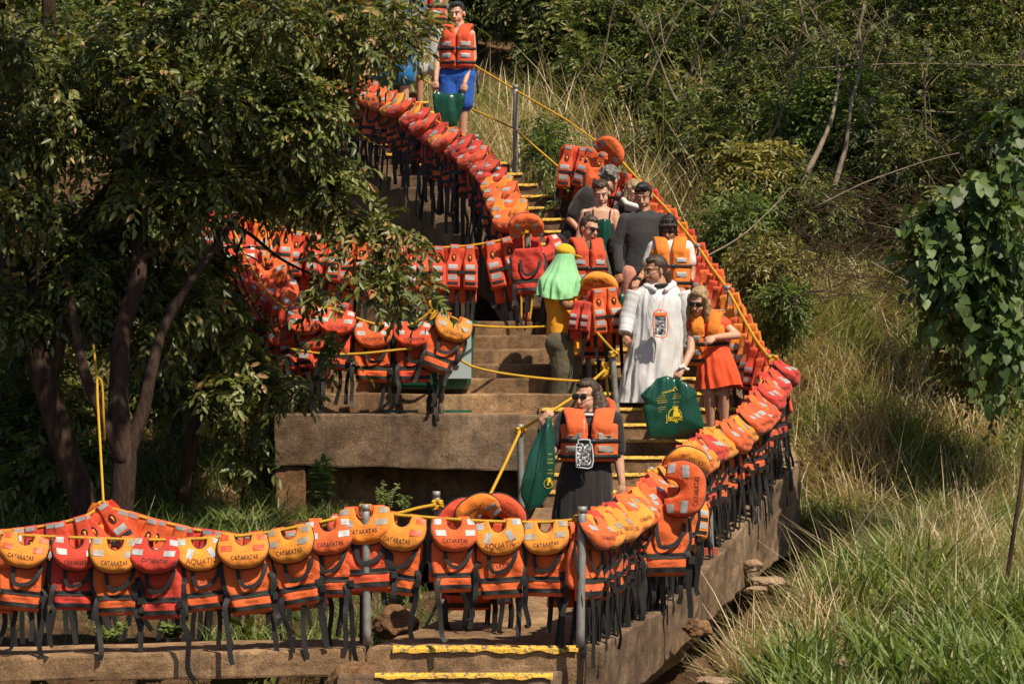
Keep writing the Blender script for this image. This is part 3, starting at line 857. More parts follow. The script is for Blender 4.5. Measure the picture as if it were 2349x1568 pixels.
def proto_front(seed, body='fabric_redorange', full=True, collar='fabric_redorange', slim=False):
    """Vest hung with its two fronts towards the viewer and the pillow behind."""
    rnd = random.Random(seed); r = rnd.uniform
    root = empty('life_jacket')
    L = lambda n, me, m, p: link(n, me, m, p)
    for s in (-1, 1):
        wfp = lambda z: interp(-z, [(0, .046), (.08, .050), (.15, .060), (.2, .076), (.47, .078)])
        cxp = lambda z, s=s: s * interp(-z, [(0, .078), (.15, .082), (.2, .090), (.45, .094)])
        zb = -.455 - r(0, .015)
        def yfp(x, z, s=s, cxp=cxp, wfp=wfp, zb=zb):
            q = ss((wfp(z) - abs(x - cxp(z)) + .004) / .03) * ss((z - zb + .002) / .025)
            return -.012 - .055 * q * (.25 + .75 * sm(-.10, -.24, z)) + .006 * nz3((x, s, z), 12, seed) * q - .02 * sm(-.1, -.4, z)
        fp = L('front_panel', panel_me(wfp, .004, zb, yfp, 'front_panel', 12, 22, .004, cxp), body, root)
        c = s * .090
        quads = [[(c - .05, -.205), (c + .045, -.205), (c + .045, -.252), (c - .05, -.252)], [(c - .05, -.315), (c + .045, -.315), (c + .045, -.365), (c - .05, -.365)]]
        if full: quads.append([(s * .078 - .035, -.004), (s * .078 + .035, -.004), (s * .08 + .035, -.036), (s * .08 - .035, -.036)])
        for q in quads: L('reflective_patch', patch_me('reflective_patch', q, yfp), 'reflective', fp)
        for a, b in ((-.268, -.300), (-.385, -.415)):
            w = .078
            L('webbing_band', patch_me('webbing_band', [(c - w, a), (c + w, a), (c + w, b), (c - w, b)], yfp, .004, 6), 'webbing_black', fp)
        if full:
            mb = MB(); pts = []
            for k in range(17):
                a = 2 * math.pi * k / 16; x = s * .083 + .020 * math.cos(a); z = -.135 + .034 * math.sin(a)
                pts.append((x, yfp(x, z) - .004, z))
            mb.tube(pts, .006, 6, False)
            wp = L('whistle_pocket', mb.me('whistle_pocket'), 'piping_black', fp)
            mb = MB(); mb.tube([(s * .083, -.036, -.115), (s * .084, -.040, -.155)], .010, 6)
            L('whistle', mb.me('whistle'), 'whistle_orange', wp)
            mb = MB(); x0 = s * .022; mb.box(x0 - .018, x0 + .018, -.092, -.07, -.302, -.266)
            L('buckle', mb.me('buckle', False), 'plastic_black', fp)
    wf = lambda z: interp(-z, [(0, .125), (.1, .125), (.2, .155), (.58, .165)])
    zb2 = -.60
    bfy = lambda x, z: -.006 + .012 * nz3((x, 2, z), 7, seed) + .02 * sm(0, -.3, z)
    L('back_panel', panel_me(wf, -.16 if slim else .0, zb2, bfy, 'back_panel', 10, 14, .05), body, root)
    if not slim:
        cc = collar_me(seed)
        co = L('collar', cc, collar, root); co.rotation_euler = (0, 0, math.pi); co.location = (0, .03, 0)
    for x in (-.15, -.05, .06, .15):
        if not full and x in (-.05,): continue
        pts = [(x, -.02, -.42), (x * 1.03, -.01, -.56), (x + r(-.01, .01), 0.0, -.72), (x + r(-.02, .02), 0, -.82 - r(0, .12))]
        L('hanging_strap', ribbon_me(pts, .038, 'hanging_strap', r(-.4, .4)), 'webbing_black', root)
    return root

PR = {}
def mkp():
    sp = [('yw', dict(collar='fabric_yellow', patch='reflective_worn')), ('yo', dict(collar='fabric_yellow', patch='reflective_orange')),
          ('rd', dict(collar='fabric_red', body='fabric_red', patch='reflective', style='j')), ('or', dict(collar='fabric_orange', patch='reflective')),
          ('aq', dict(collar='fabric_yellow', patch='reflective', style='a')), ('ro', dict(collar='fabric_redorange', body='fabric_redorange', patch='reflective', style='j')),
          ('am', dict(collar='fabric_amber', body='fabric_orange', patch='reflective_worn'))]
    for i, (k, d) in enumerate(sp):
        PR[k] = [proto_back(11 + i * 7 + j, **d) for j in range(2 if k in ('yw', 'yo', 'or', 'rd') else 1)]
        dl = dict(d); dl['full'] = False
        PR[k + '_l'] = [proto_back(51 + i * 7 + j, **dl) for j in range(2)]
    for k, b in (('fr', 'fabric_redorange'), ('fo', 'fabric_orange'), ('fd', 'fabric_red'), ('fa', 'fabric_amber')):
        PR[k] = [proto_front(201 + j * 3 + len(k) + ord(k[1]), b, True, b) for j in range(2 if k == 'fr' else 1)]
        PR[k + '_l'] = [proto_front(301 + ord(k[1]), b, False, b)]
        PR[k + '_s'] = [proto_front(331 + ord(k[1]), b, False, b, True)]
mkp()
USED = set()
SR = random.Random(77)
JACK = {'yw': 'yellow collar with grey patches', 'yo': 'yellow collar with orange patches', 'rd': 'red collar with white patches', 'or': 'orange collar with white patches',
        'aq': 'yellow collar with slanted white patches', 'ro': 'red-orange collar with white patches', 'am': 'amber collar with dull patches',
        'fr': 'red-orange fronts', 'fo': 'orange fronts', 'fd': 'red fronts', 'fa': 'amber fronts'}
def hang(kind, pos, yaw=0.0, roll=0.0, pitch=0.0, label='', group='', scale=1.0, idx=0, flop=None, lift=0.0):
    lst = PR[kind]; pr = lst[idx % len(lst)]
    if pr.name in USED: o = copy_tree(pr)
    else: o = pr; USED.add(pr.name)
    o.location = pos
    o.rotation_mode = 'ZYX' if False else 'XYZ'
    m = Matrix.Rotation(yaw, 4, 'Z') @ Matrix.Rotation(roll, 4, 'Y') @ Matrix.Rotation(pitch, 4, 'X')
    o.rotation_euler = m.to_euler()
    o.scale = (scale, scale, scale)
    for ch in o.children:
        if ch.name.startswith('collar') and abs(ch.rotation_euler.z) < .3 and abs(ch.rotation_euler.y) < .3:
            ch.rotation_euler = (-lift + SR.uniform(-.10, .05), SR.uniform(-.10, .10), SR.uniform(-.14, .14)); ch.scale = (1, SR.uniform(.9, 1.35), 1)
        if ch.name.startswith('hanging_strap'):
            ch.rotation_euler = (SR.uniform(-.05, .03), SR.uniform(-.055, .055), 0); ch.scale = (1, 1, SR.uniform(.90, 1.16))
            if SR.random() < .12: ch.scale = (1, 1, .72)
    tag(o, label, 'life jacket', group)
    return o
def u_at_x(path, px):
    best = 0; bd = 1e9
    for i in range(401):
        p, _ = path.at(i / 400); x = 1174.5 + p.x * F / p.y
        if abs(x - px) < bd: bd = abs(x - px); best = i / 400
    return best
ORD = ['first', 'second', 'third', 'fourth', 'fifth', 'sixth', 'seventh', 'eighth', 'ninth', 'tenth', 'eleventh', 'twelfth', 'thirteenth', 'fourteenth', 'fifteenth', 'sixteenth', 'seventeenth', 'eighteenth', 'nineteenth', 'twentieth']
def ordn(i):
    if i < 20: return ORD[i]
    n = i + 1
    return str(n) + {1: 'st', 2: 'nd', 3: 'rd'}.get(n % 10 if n % 100 not in (11, 12, 13) else 0, 'th')

# front row
fr = [(0, 'or', 0), (64, 'yo', 0), (174, 'rd', 0), (266, 'yw', 0), (364, 'rd', 1), (455, 'aq', 0), (558, 'yo', 1), (664, 'yw', 1), (752, 'or', 1), (925, 'yo', 0), (1037, 'or', 0), (1143, 'aq', 0), (1253, 'yw', 0)]
rnd = random.Random(5)
def adv(path, px):
    return path.at(u_at_x(path, px))
for i, (x, k, j) in enumerate(fr):
    p, t = adv(RP['front'], x)
    left = x < 838
    n = sum(1 for q in fr if q[0] < 838) - 1 - i if left else i - sum(1 for q in fr if q[0] < 838)
    lab = f"{JACK[k]}, {ordn(n)} vest {'left' if left else 'right'} of the drilled front post"
    hang(k, p + Vector((0, -0.004, 0.014)), rnd.uniform(-.22, .28), math.atan2(-t.z, t.x) * .6 + rnd.uniform(-.10, .10), rnd.uniform(-.05, .07), lab, 'life jackets along the front row', 0.98 + rnd.uniform(-.055, .045), j)
# second row, fronts to the camera
bk = [(20, 'fo'), (95, 'fd'), (158, 'fr'), (212, 'fr'), (262, 'fa'), (330, 'fo'), (395, 'fo'), (455, 'fd'), (520, 'fo'), (600, 'fr'), (690, 'fo')]
for i, (x, k) in enumerate(bk):
    p, t = adv(RP['back'], x)
    hang(k, p + Vector((0, -0.004, 0.014)), rnd.uniform(-.2, .2), math.atan2(-t.z, t.x) * .9 + rnd.uniform(-.08, .08), 0, f"{JACK[k]}, {ordn(i)} from the left in the second row", 'life jackets along the second row', 1.0, i)
# vest strapped on the drilled post, pillow up front of the knot
PR['px'] = [proto_back(91, 'fabric_amber', 'fabric_redorange', 'reflective_worn')]
hang('px', P(836, 1160, 20.08), 0.05, -0.06, -0.10, 'amber collar vest wrapped across the drilled post over the rope knot', 'life jackets along the front row', 1.08)
PR['p2'] = [proto_back(92, 'fabric_redorange', 'fabric_redorange', 'reflective')]
hang('p2', P(806, 1182, 20.40), 0.3, 0.1, 0, 'red vest mostly hidden behind the drilled post', 'life jackets along the front row', 1.0)
PR['p3'] = [proto_front(93, 'fabric_orange')]
hang('p3', P(1318, 1196, 20.15), 0.5, 0.05, 0, 'collarless orange vest squeezed behind the thick rusty topped post', 'life jackets along the front row', 1.0)
# bundle arching up behind the rope
for i, (px, py, d, fl, cl, sc) in enumerate([(1108, 1196, 20.75, math.pi * .82, 'fabric_amber', 1.0), (1128, 1200, 21.0, math.pi * 1.2, 'fabric_redorange', 1.08), (1075, 1210, 20.95, math.pi * .75, 'fabric_redorange', 1.1)]):
    PR['b%d' % i] = [proto_back(120 + i, cl, 'fabric_redorange', 'reflective', flop=fl)]
    hang('b%d' % i, P(px, py, d), 0.1, 0, 0.15, ['upside down amber collar vest in the bundle behind the front row', 'large red-orange vest arching up behind the front row', 'rumpled red-orange vest at the left of the arching bundle'][i], 'bundled life jackets', sc)

# right hand curve: packed like scales, facing outwards
def pack(path, n, yaw, kinds, group, where, u0=0.02, u1=0.985, jit=.16, out=0.02, rollj=.10, pitch=0.0, seed=1, sc=(.92, 1.04), lift=(0, 0), zo=0.0):
    rn = random.Random(seed)
    for i in range(n):
        u = u0 + (u1 - u0) * (i + rn.uniform(-.2, .2)) / max(n - 1, 1)
        u = max(0, min(1, u))
        p, t = path.at(u)
        yw = yaw(u) if callable(yaw) else yaw
        k = kinds[i % len(kinds)] if isinstance(kinds, list) else kinds(i, rn)
        d = Vector((math.sin(yw), -math.cos(yw), 0))
        a = yw + rn.uniform(-jit, jit)
        lab = f"{JACK[k.split('_')[0]]}, {ordn(i)} vest {where}"
        hang(k, p + d * out + Vector((0, 0, .014 + zo + rn.uniform(-.008, .008))), a, rn.uniform(-rollj, rollj), pitch + rn.uniform(-.06, .06), lab, group, rn.uniform(*sc), i + rn.randint(0, 1), lift=rn.uniform(*lift))
seqc = ['or', 'yw', 'rd', 'yw', 'yo', 'rd', 'yw', 'or', 'or', 'yw', 'or', 'ro', 'or', 'yw', 'or', 'or', 'yw', 'or', 'ro', 'yw', 'or', 'yo', 'yw', 'rd', 'rd', 'yo', 'yw', 'yo', 'or', 'or', 'yw', 'or', 'or', 'ro', 'or', 'ro', 'rd', 'ro', 'or', 'rd', 'ro', 'rd', 'rd', 'rd']
pack(RP['curve'], 42, lambda u: R(60) + R(10) * u, [k + '_l' for k in seqc], 'life jackets packed along the right curve', 'up the right curve', 0.012, 0.99, .16, .02, .14, -0.02, 3, (1.04, 1.14), (.06, .30))
# inner fronts seen along the run behind the women
pack(RP['upright'], 26, lambda u: R(-38), lambda i, rn: rn.choice(['fr_s', 'fr_s', 'fo_s', 'fo_s', 'fd_s', 'fa_s']), 'life jackets along the rope behind the women', 'inside the rope above the corner post', 0.03, 0.86, .35, .0, .22, .06, 4, (.8, .95), zo=-.035)
# upper left flight
sequ = ['or', 'am', 'or', 'or', 'am', 'rd', 'rd', 'rd', 'ro', 'rd', 'rd', 'ro', 'am', 'rd', 'ro', 'rd', 'yo', 'ro', 'yw', 'or', 'or', 'ro', 'or', 'yw', 'rd', 'yw', 'yw', 'rd', 'or', 'ro']
pack(RP['upleft'], 30, lambda u: R(-30) - R(22) * sm(0, .4, u), [k + '_l' for k in sequ], 'life jackets packed down the upper flight', 'up the upper left flight', 0.06, 0.98, .16, .02, .12, -0.02, 9, (1.0, 1.1), (.05, .28))
# row behind the platform
br_ = [(1143, 'fr', -.22), (1060, 'fr', 0), (990, 'fr', .02), (925, 'fr', 0), (868, 'fr', .05), (812, 'fo', 0), (752, 'fr', .06), (700, 'fr', .0), (640, 'fo', .1), (588, 'fa', .1), (545, 'fr', .15), (520, 'fd', .2)]
for i, (x, k, ro) in enumerate(br_):
    p, t = adv(RP['backrow'], x)
    hang(k, p + Vector((0, -.004, .014)), rnd.uniform(-.15, .2), ro + rnd.uniform(-.05, .05), 0, f"red-orange vest with fronts showing, {ordn(i)} left of the landing post", 'life jackets in the row behind the platform', 1.03 if x > 1100 else .95, i)
PR['lp'] = [proto_back(141, 'fabric_orange', 'fabric_red', 'reflective_worn', 'a', flop=math.pi)]
hang('lp', P(1208, 545, 28.32), 0.0, -0.05, 0, 'orange collar standing up round the top of the landing post', 'life jackets at the landing post', 1.0)
PR['lq'] = [proto_back(142, 'fabric_red', 'fabric_red', 'reflective')]
hang('lq', P(1242, 545, 28.5), 0.45, -0.25, 0, 'plain red vest drooping to the right of the landing post', 'life jackets at the landing post', 1.0)
# platform front row
pf = [(700, 'ro', 0), (775, 'ro', 0.1), (856, 'or', 0.03), (948, 'ro', -.02)]
PR['ro'].append(PR['rd'][0])
for i, (x, k, ro) in enumerate(pf):
    p, t = adv(RP['platform'], x)
    hang(k, p + Vector((0, -.006, .014)), rnd.uniform(-.15, .15), ro, 0, f"bright orange-red vest, {ordn(len(pf) - 1 - i)} to the left of the bowed platform post", 'life jackets over the platform beam', 1.0, 0)
hang('yw', P(1046, 722, 26.3), 0.1, 0.36, -.05, 'tilted vest with a yellow collar just right of the bowed platform post', 'life jackets over the platform beam', 1.0, 1)
# tangled heap at the left end of the platform
heap = [(530, 500, 27.7), (545, 560, 27.5), (575, 560, 27.8), (560, 600, 27.4), (590, 625, 27.2), (610, 600, 27.6), (600, 660, 26.95), (625, 690, 26.8), (640, 640, 27.2), (655, 700, 26.6), (650, 735, 26.5), (690, 680, 26.9), (680, 735, 26.45), (720, 700, 26.7), (735, 745, 26.4), (770, 690, 27.0)]
for i, (x, y, d) in enumerate(heap):
    k = ['fr', 'ro', 'fo', 'fr', 'rd_l', 'or_l', 'fr', 'fd', 'ro_l', 'fr', 'ro_l', 'or_l', 'fr', 'fo', 'ro_l', 'fr'][i]
    hang(k, P(x, y, d), rnd.uniform(-1.0, .3), rnd.uniform(-.45, .55), rnd.uniform(-.1, .2), f"{'red' if k[1] in 'rd' else 'orange'} vest in the tangled heap, {ordn(i)} from its top corner", 'life jackets heaped at the left end of the platform', 1.0, i)
# vests on the upper right post
hang('fr', P(1322, 335, 30.7), -0.1, 0.12, 0.08, 'red-orange vest with black bands hung left of the upper right post', 'life jackets at the upper right post', 1.0, 0)
hang('fo', P(1372, 345, 30.4), -0.5, 0.35, 0, 'orange vest twisted round the foot of the upper right post', 'life jackets at the upper right post', .95, 0)
PR['ur'] = [proto_back(151, 'fabric_orange', 'fabric_orange', 'reflective', flop=R(-128))]
hang('ur', P(1378, 362, 30.2), 0.1, 0, 0, 'orange vest with its pillow thrown up to the right of the upper post', 'life jackets at the upper right post', 1.0)
hang('fr', P(1425, 395, 30.1), -0.7, 0.2, 0, 'red vest sagging from the rope behind the grey haired man', 'life jackets at the upper right post', .95, 1)
# big ones standing proud on the curve
PR['c1'] = [proto_back(161, 'fabric_yellow', 'fabric_orange', 'reflective_worn', full=True, flop=R(-160))]
hang('c1', P(1553, 1092, 22.1), 0.35, 0, .1, 'yellow collar vest turned upside down at the bulge of the curve', 'life jackets bulging from the right curve', 1.05)
PR['c2'] = [proto_back(162, 'fabric_orange', 'fabric_orange', 'reflective', full=True, flop=R(-88))]
hang('c2', P(1520, 1118, 21.3), 0.35, 0, 0, 'large orange collar vest turned sideways at the bulge of the curve', 'life jackets bulging from the right curve', 1.18)
PR['c3'] = [proto_front(163, 'fabric_amber')]
hang('c3', P(1590, 1110, 22.3), .5, .15, 0, 'dark amber vest with a black pocket below the bulge of the curve', 'life jackets bulging from the right curve', .9)
for k, lst in PR.items():         # prototypes nobody hung
    for pr in lst:
        if pr.name not in USED:
            for c in list(pr.children_recursive): bpy.data.objects.remove(c)
            bpy.data.objects.remove(pr)
            USED.add('x')
    PR[k] = []
# ---------------------------------------------------------------- people
from mathutils.bvhtree import BVHTree
def skinmat(name, c):
    t = NT(name)
    n = t.noise(30, 3)
    t.color(t.mix(t.ramp(n, [(0.35, (0, 0, 0)), (0.7, (1, 1, 1))]), tuple(x * y for x, y in zip(c, (0.86, 0.78, 0.74))), c))
    t.set(rough=0.48, spec=0.4, sub=0.12)
    t.b.inputs['Subsurface Radius'].default_value = (0.02, 0.008, 0.004)
    t.b.inputs['Subsurface Scale'].default_value = 0.5
    M[name] = t.m
skinmat('skin_fair', (0.62, 0.36, 0.25)); skinmat('skin_tan', (0.50, 0.265, 0.165)); skinmat('skin_brown', (0.27, 0.125, 0.07)); skinmat('skin_olive', (0.44, 0.235, 0.145))
def hairmat(name, a, b):
    t = NT(name)
    vm = t.n('Mapping'); t.l(t.geo(), vm.inputs['Vector']); vm.inputs['Scale'].default_value = (130, 130, 9)
    n = t.noise(1, 3, 0.6, vm.outputs[0])
    t.color(t.ramp(n, [(0.35, a), (0.65, b)])); t.bump(n, 0.8, 0.01); t.set(rough=0.38, spec=0.5)
    M[name] = t.m
hairmat('hair_black', (0.008, 0.006, 0.005), (0.03, 0.022, 0.018)); hairmat('hair_brown', (0.022, 0.012, 0.007), (0.085, 0.048, 0.028))
hairmat('hair_blond', (0.16, 0.09, 0.04), (0.55, 0.38, 0.20)); hairmat('hair_grey', (0.05, 0.045, 0.04), (0.26, 0.24, 0.22))
def cloth(name, c, rough=0.8, wr=18, bd=0.007, spec=0.25, sheen=0.2):
    t = NT(name)
    n = t.noise(wr, 4, 0.6)
    t.color(t.mix(t.ramp(t.noise(6, 3), [(0.3, (0, 0, 0)), (0.7, (1, 1, 1))]), tuple(x * 0.8 for x in c), c))
    t.bump(n, 0.6, bd); t.set(rough=rough, spec=spec, sheen=sheen); M[name] = t.m
    return t
cloth('cloth_black', (0.022, 0.020, 0.020)); cloth('cloth_dark_grey', (0.042, 0.041, 0.044)); cloth('cloth_blue', (0.015, 0.09, 0.42)); cloth('cloth_teal', (0.01, 0.16, 0.40))
cloth('cloth_white', (0.72, 0.70, 0.68)); cloth('cloth_pink', (0.62, 0.27, 0.20)); cloth('cloth_olive', (0.115, 0.10, 0.06)); cloth('cloth_yellow', (0.85, 0.36, 0.02)); cloth('cloth_cap', (0.78, 0.42, 0.02))
cloth('cloth_mint', (0.30, 0.66, 0.32), 0.75, 10, 0.012); cloth('cloth_orange', (0.80, 0.085, 0.02), 0.7, 12, 0.01); cloth('cloth_grey', (0.22, 0.21, 0.22)); cloth('cloth_silver', (0.5, 0.5, 0.5))
t = NT('raincoat_white')
rm = t.n('Mapping'); t.l(t.geo(), rm.inputs['Vector']); rm.inputs['Scale'].default_value = (1, 1, .4)
vo = t.noise(7, 3, 0.5, rm.outputs[0], 'Fac', Distortion=.8); v2 = t.noise(16, 3, 0.5, rm.outputs[0], 'Fac', Distortion=2.0)
t.color((0.62, 0.625, 0.64, 1)); t.bump(t.math('ADD', vo, t.math('MULTIPLY', v2, 0.25)), 0.7, 0.022); t.set(rough=0.33, spec=0.5, sheen=0.0); M['raincoat_white'] = t.m
t = NT('vinyl_green')
t.color((0.008, 0.062, 0.040, 1)); t.bump(t.noise(5, 3, 0.5), 0.5, 0.03); t.set(rough=0.25, spec=0.55); M['vinyl_green'] = t.m
t = NT('foil_silver')
n = t.noise(45, 4, 0.7); t.color(t.ramp(n, [(0.42, (0.05, 0.05, 0.06)), (0.5, (0.35, 0.36, 0.38)), (0.6, (0.85, 0.86, 0.88))])); t.bump(n, 1.0, 0.03); t.set(rough=0.2, metal=0.7); M['foil_silver'] = t.m
plain('lens_black', (0.012, 0.010, 0.010), 0.08, spec=0.8); plain('eye_white', (0.34, 0.28, 0.25), 0.4); plain('eye_dark', (0.02, 0.012, 0.01), 0.2)
plain('lips', (0.38, 0.155, 0.12), 0.45); plain('teeth', (0.75, 0.72, 0.66), 0.3); plain('print_yellow', (0.80, 0.58, 0.02), 0.55); plain('pouch_orange', (0.9, 0.20, 0.04), 0.3); plain('pouch_clear', (0.55, 0.58, 0.6), 0.12)
plain('cord_white', (0.75, 0.7, 0.62), 0.7); plain('lens_clear', (0.25, 0.2, 0.16), 0.05)

def ell(c, r, rot=None, nu=16, nv=10):
    mb = MB(); vs = []; c = Vector(c)
    for j in range(nv + 1):
        th = math.pi * j / nv
        for i in range(nu):
            a = 2 * math.pi * i / nu
            v = Vector((r[0] * math.sin(th) * math.cos(a), r[1] * math.sin(th) * math.sin(a), r[2] * math.cos(th)))
            if rot is not None: v = rot @ v
            vs.append(c + v)
    fs = [(j * nu + i, j * nu + (i + 1) % nu, (j + 1) * nu + (i + 1) % nu, (j + 1) * nu + i)[::-1] for j in range(nv) for i in range(nu)]
    return vs, fs
def cap(p, r, q, s):
    p = Vector(p); q = Vector(q); d = q - p; L = d.length
    mb = MB(); n = 5
    t = d.normalized() if L > 1e-6 else Vector((0, 0, 1))
    pts = []; rs = []
    for i in range(n + 1):
        a = math.pi / 2 * (1 - i / n); pts.append(p - t * r * math.sin(a)); rs.append(max(r * math.cos(a), 0.0004))
    for i in range(1, n + 1):
        f = i / n
        if i < n: pts.append(p.lerp(q, f)); rs.append(r + (s - r) * f)
    for i in range(n + 1):
        a = math.pi / 2 * i / n; pts.append(q + t * s * math.sin(a)); rs.append(max(s * math.cos(a), 0.0004))
    mb.tube(pts, rs, 12)
    return mb.v, mb.f
def loft(rings, n=28, fold=0, folddepth=0.0, seed=0.0):
    """rings: (centre, rx, ry) bottom to top or top to bottom, upright ellipses"""
    vs = []; fs = []
    for j, (c, rx, ry) in enumerate(rings):
        g = j / (len(rings) - 1)
        for i in range(n):
            a = 2 * math.pi * i / n
            k = 1 + folddepth * g * (math.sin(fold * a + seed + 0.7 * math.sin(3 * a)) if fold else 0)
            vs.append((c[0] + rx * k * math.cos(a), c[1] + ry * k * math.sin(a), c[2]))
    m = len(rings)
    for j in range(m - 1):
        for i in range(n): fs.append((j * n + i, (j + 1) * n + i, (j + 1) * n + (i + 1) % n, j * n + (i + 1) % n))
    fs.append(tuple(range(n))); fs.append(tuple((m - 1) * n + k for k in range(n - 1, -1, -1)))
    return vs, fs
def blob(name, elems, voxel=0.010, smooth=3, wr=0.0, wsc=12, seed=0.0):
    mb = MB()
    for vs, fs in elems: mb.add(vs, fs)
    me = mesh('tmp', mb.v, mb.f)
    bm = bmesh.new(); bm.from_mesh(me); bmesh.ops.recalc_face_normals(bm, faces=bm.faces); bm.to_mesh(me); bm.free()
    o = bpy.data.objects.new('tmp', me); COL.objects.link(o)
    m = o.modifiers.new('r', 'REMESH'); m.mode = 'VOXEL'; m.voxel_size = voxel
    if smooth:
        s = o.modifiers.new('s', 'SMOOTH'); s.iterations = smooth; s.factor = 0.5
    bpy.context.view_layer.update()
    res = bpy.data.meshes.new_from_object(o.evaluated_get(bpy.context.evaluated_depsgraph_get()))
    bpy.data.objects.remove(o); bpy.data.meshes.remove(me)
    res.name = name
    if wr:
        nrm = [v.normal.copy() for v in res.vertices]
        for v, n in zip(res.vertices, nrm):
            q = v.co; v.co = q + n * wr * (nz3((q.x, q.y, q.z * 0.55), wsc, seed) + 0.5 * nz3((q.x, q.y, q.z), wsc * 2.3, seed + 4))
    res.polygons.foreach_set('use_smooth', [True] * len(res.polygons)); res.update()
    return res

class Frame:
    def __init__(s, o, yaw, pitch=0.0, roll=0.0, k=1.0):
        # yaw 0 faces the camera, positive turns towards image right; pitch positive looks down
        m = Matrix.Rotation(yaw, 3, 'Z') @ Matrix.Rotation(roll, 3, 'Y') @ Matrix.Rotation(pitch, 3, 'X')
        s.m = m; s.o = Vector(o); s.k = k
        s.r = m @ Vector((1, 0, 0)); s.f = m @ Vector((0, -1, 0)); s.u = m @ Vector((0, 0, 1))
    def __call__(s, x, f, u): return s.o + (s.r * x + s.f * f + s.u * u) * s.k
    def rot(s): return Matrix((s.r, -s.f, s.u)).transposed()
def headparts(H, nk, chub=1.0):
    k = H.k; E = []; rt = H.rot()
    e = lambda c, r: E.append(ell(H(*c), (r[0] * k, r[1] * k, r[2] * k), rt))
    e((0, -.012, .030), (.074, .093, .090)); e((0, .030, -.040), (.058 * chub, .060, .070)); e((0, .062, -.098), (.026 * chub, .022, .018))
    e((-.030, .052, -.045), (.026 * chub, .030, .030)); e((.030, .052, -.045), (.026 * chub, .030, .030))
    E.append(cap(H(0, .088, .002), .009 * k, H(0, .108, -.034), .0135 * k)); E.append(cap(H(-.013, .095, -.038), .008 * k, H(.013, .095, -.038), .008 * k))
    E.append(cap(H(-.036, .076, .022), .012 * k, H(.036, .076, .022), .012 * k)); E.append(cap(H(-.016, .088, -.064), .009 * k, H(.016, .088, -.064), .009 * k))
    for s in (-1, 1): e((s * .078, -.008, -.014), (.010, .019, .031))
    E.append(cap(H(0, -.02, -.06), .054 * k * (.5 + .5 * chub), nk + Vector((0, 0, -.01)), .060 * (.5 + .5 * chub)))
    return E
def hand(E, el, wr, k=1.0, curl=0.5, side=1, spread=0.0):
    el = Vector(el); wr = Vector(wr); t = (wr - el).normalized()
    n = t.cross(Vector((1, 0, 0)));
    if n.length < .3: n = t.cross(Vector((0, 0, 1)))
    n.normalize()
    if n.y > 0: n = -n           # back of the hand towards the camera
    l = t.cross(n).normalized() * side
    pc = wr + t * .045 * k
    E.append(ell(pc, (.036 * k, .017 * k, .046 * k), Matrix((l, -n, t)).transposed()))
    E.append(cap(wr - t * .01, .024 * k, pc, .024 * k))
    for i, (o, ln) in enumerate(((-.028, .062), (-.0095, .072), (.0095, .068), (.027, .052))):
        b = pc + t * .032 * k + l * o * k
        c1 = curl * (0.9 + .15 * i)
        d1 = (t * math.cos(c1 * .7) - n * math.sin(c1 * .7) + l * o * spread * 8)
        m = b + d1 * ln * .5 * k
        d2 = t * math.cos(c1 * 1.9) - n * math.sin(c1 * 1.9)
        E.append(cap(b, .0092 * k, m, .0088 * k)); E.append(cap(m, .0088 * k, m + d2 * ln * .5 * k, .0072 * k))
    b = pc - l * .028 * k - t * .018 * k; m = b - l * .016 * k + t * .026 * k - n * .008
    E.append(cap(b, .013 * k, m, .010 * k)); E.append(cap(m, .010 * k, m + (t * .8 + l * .25 - n * .4) * .028 * k, .0085 * k))
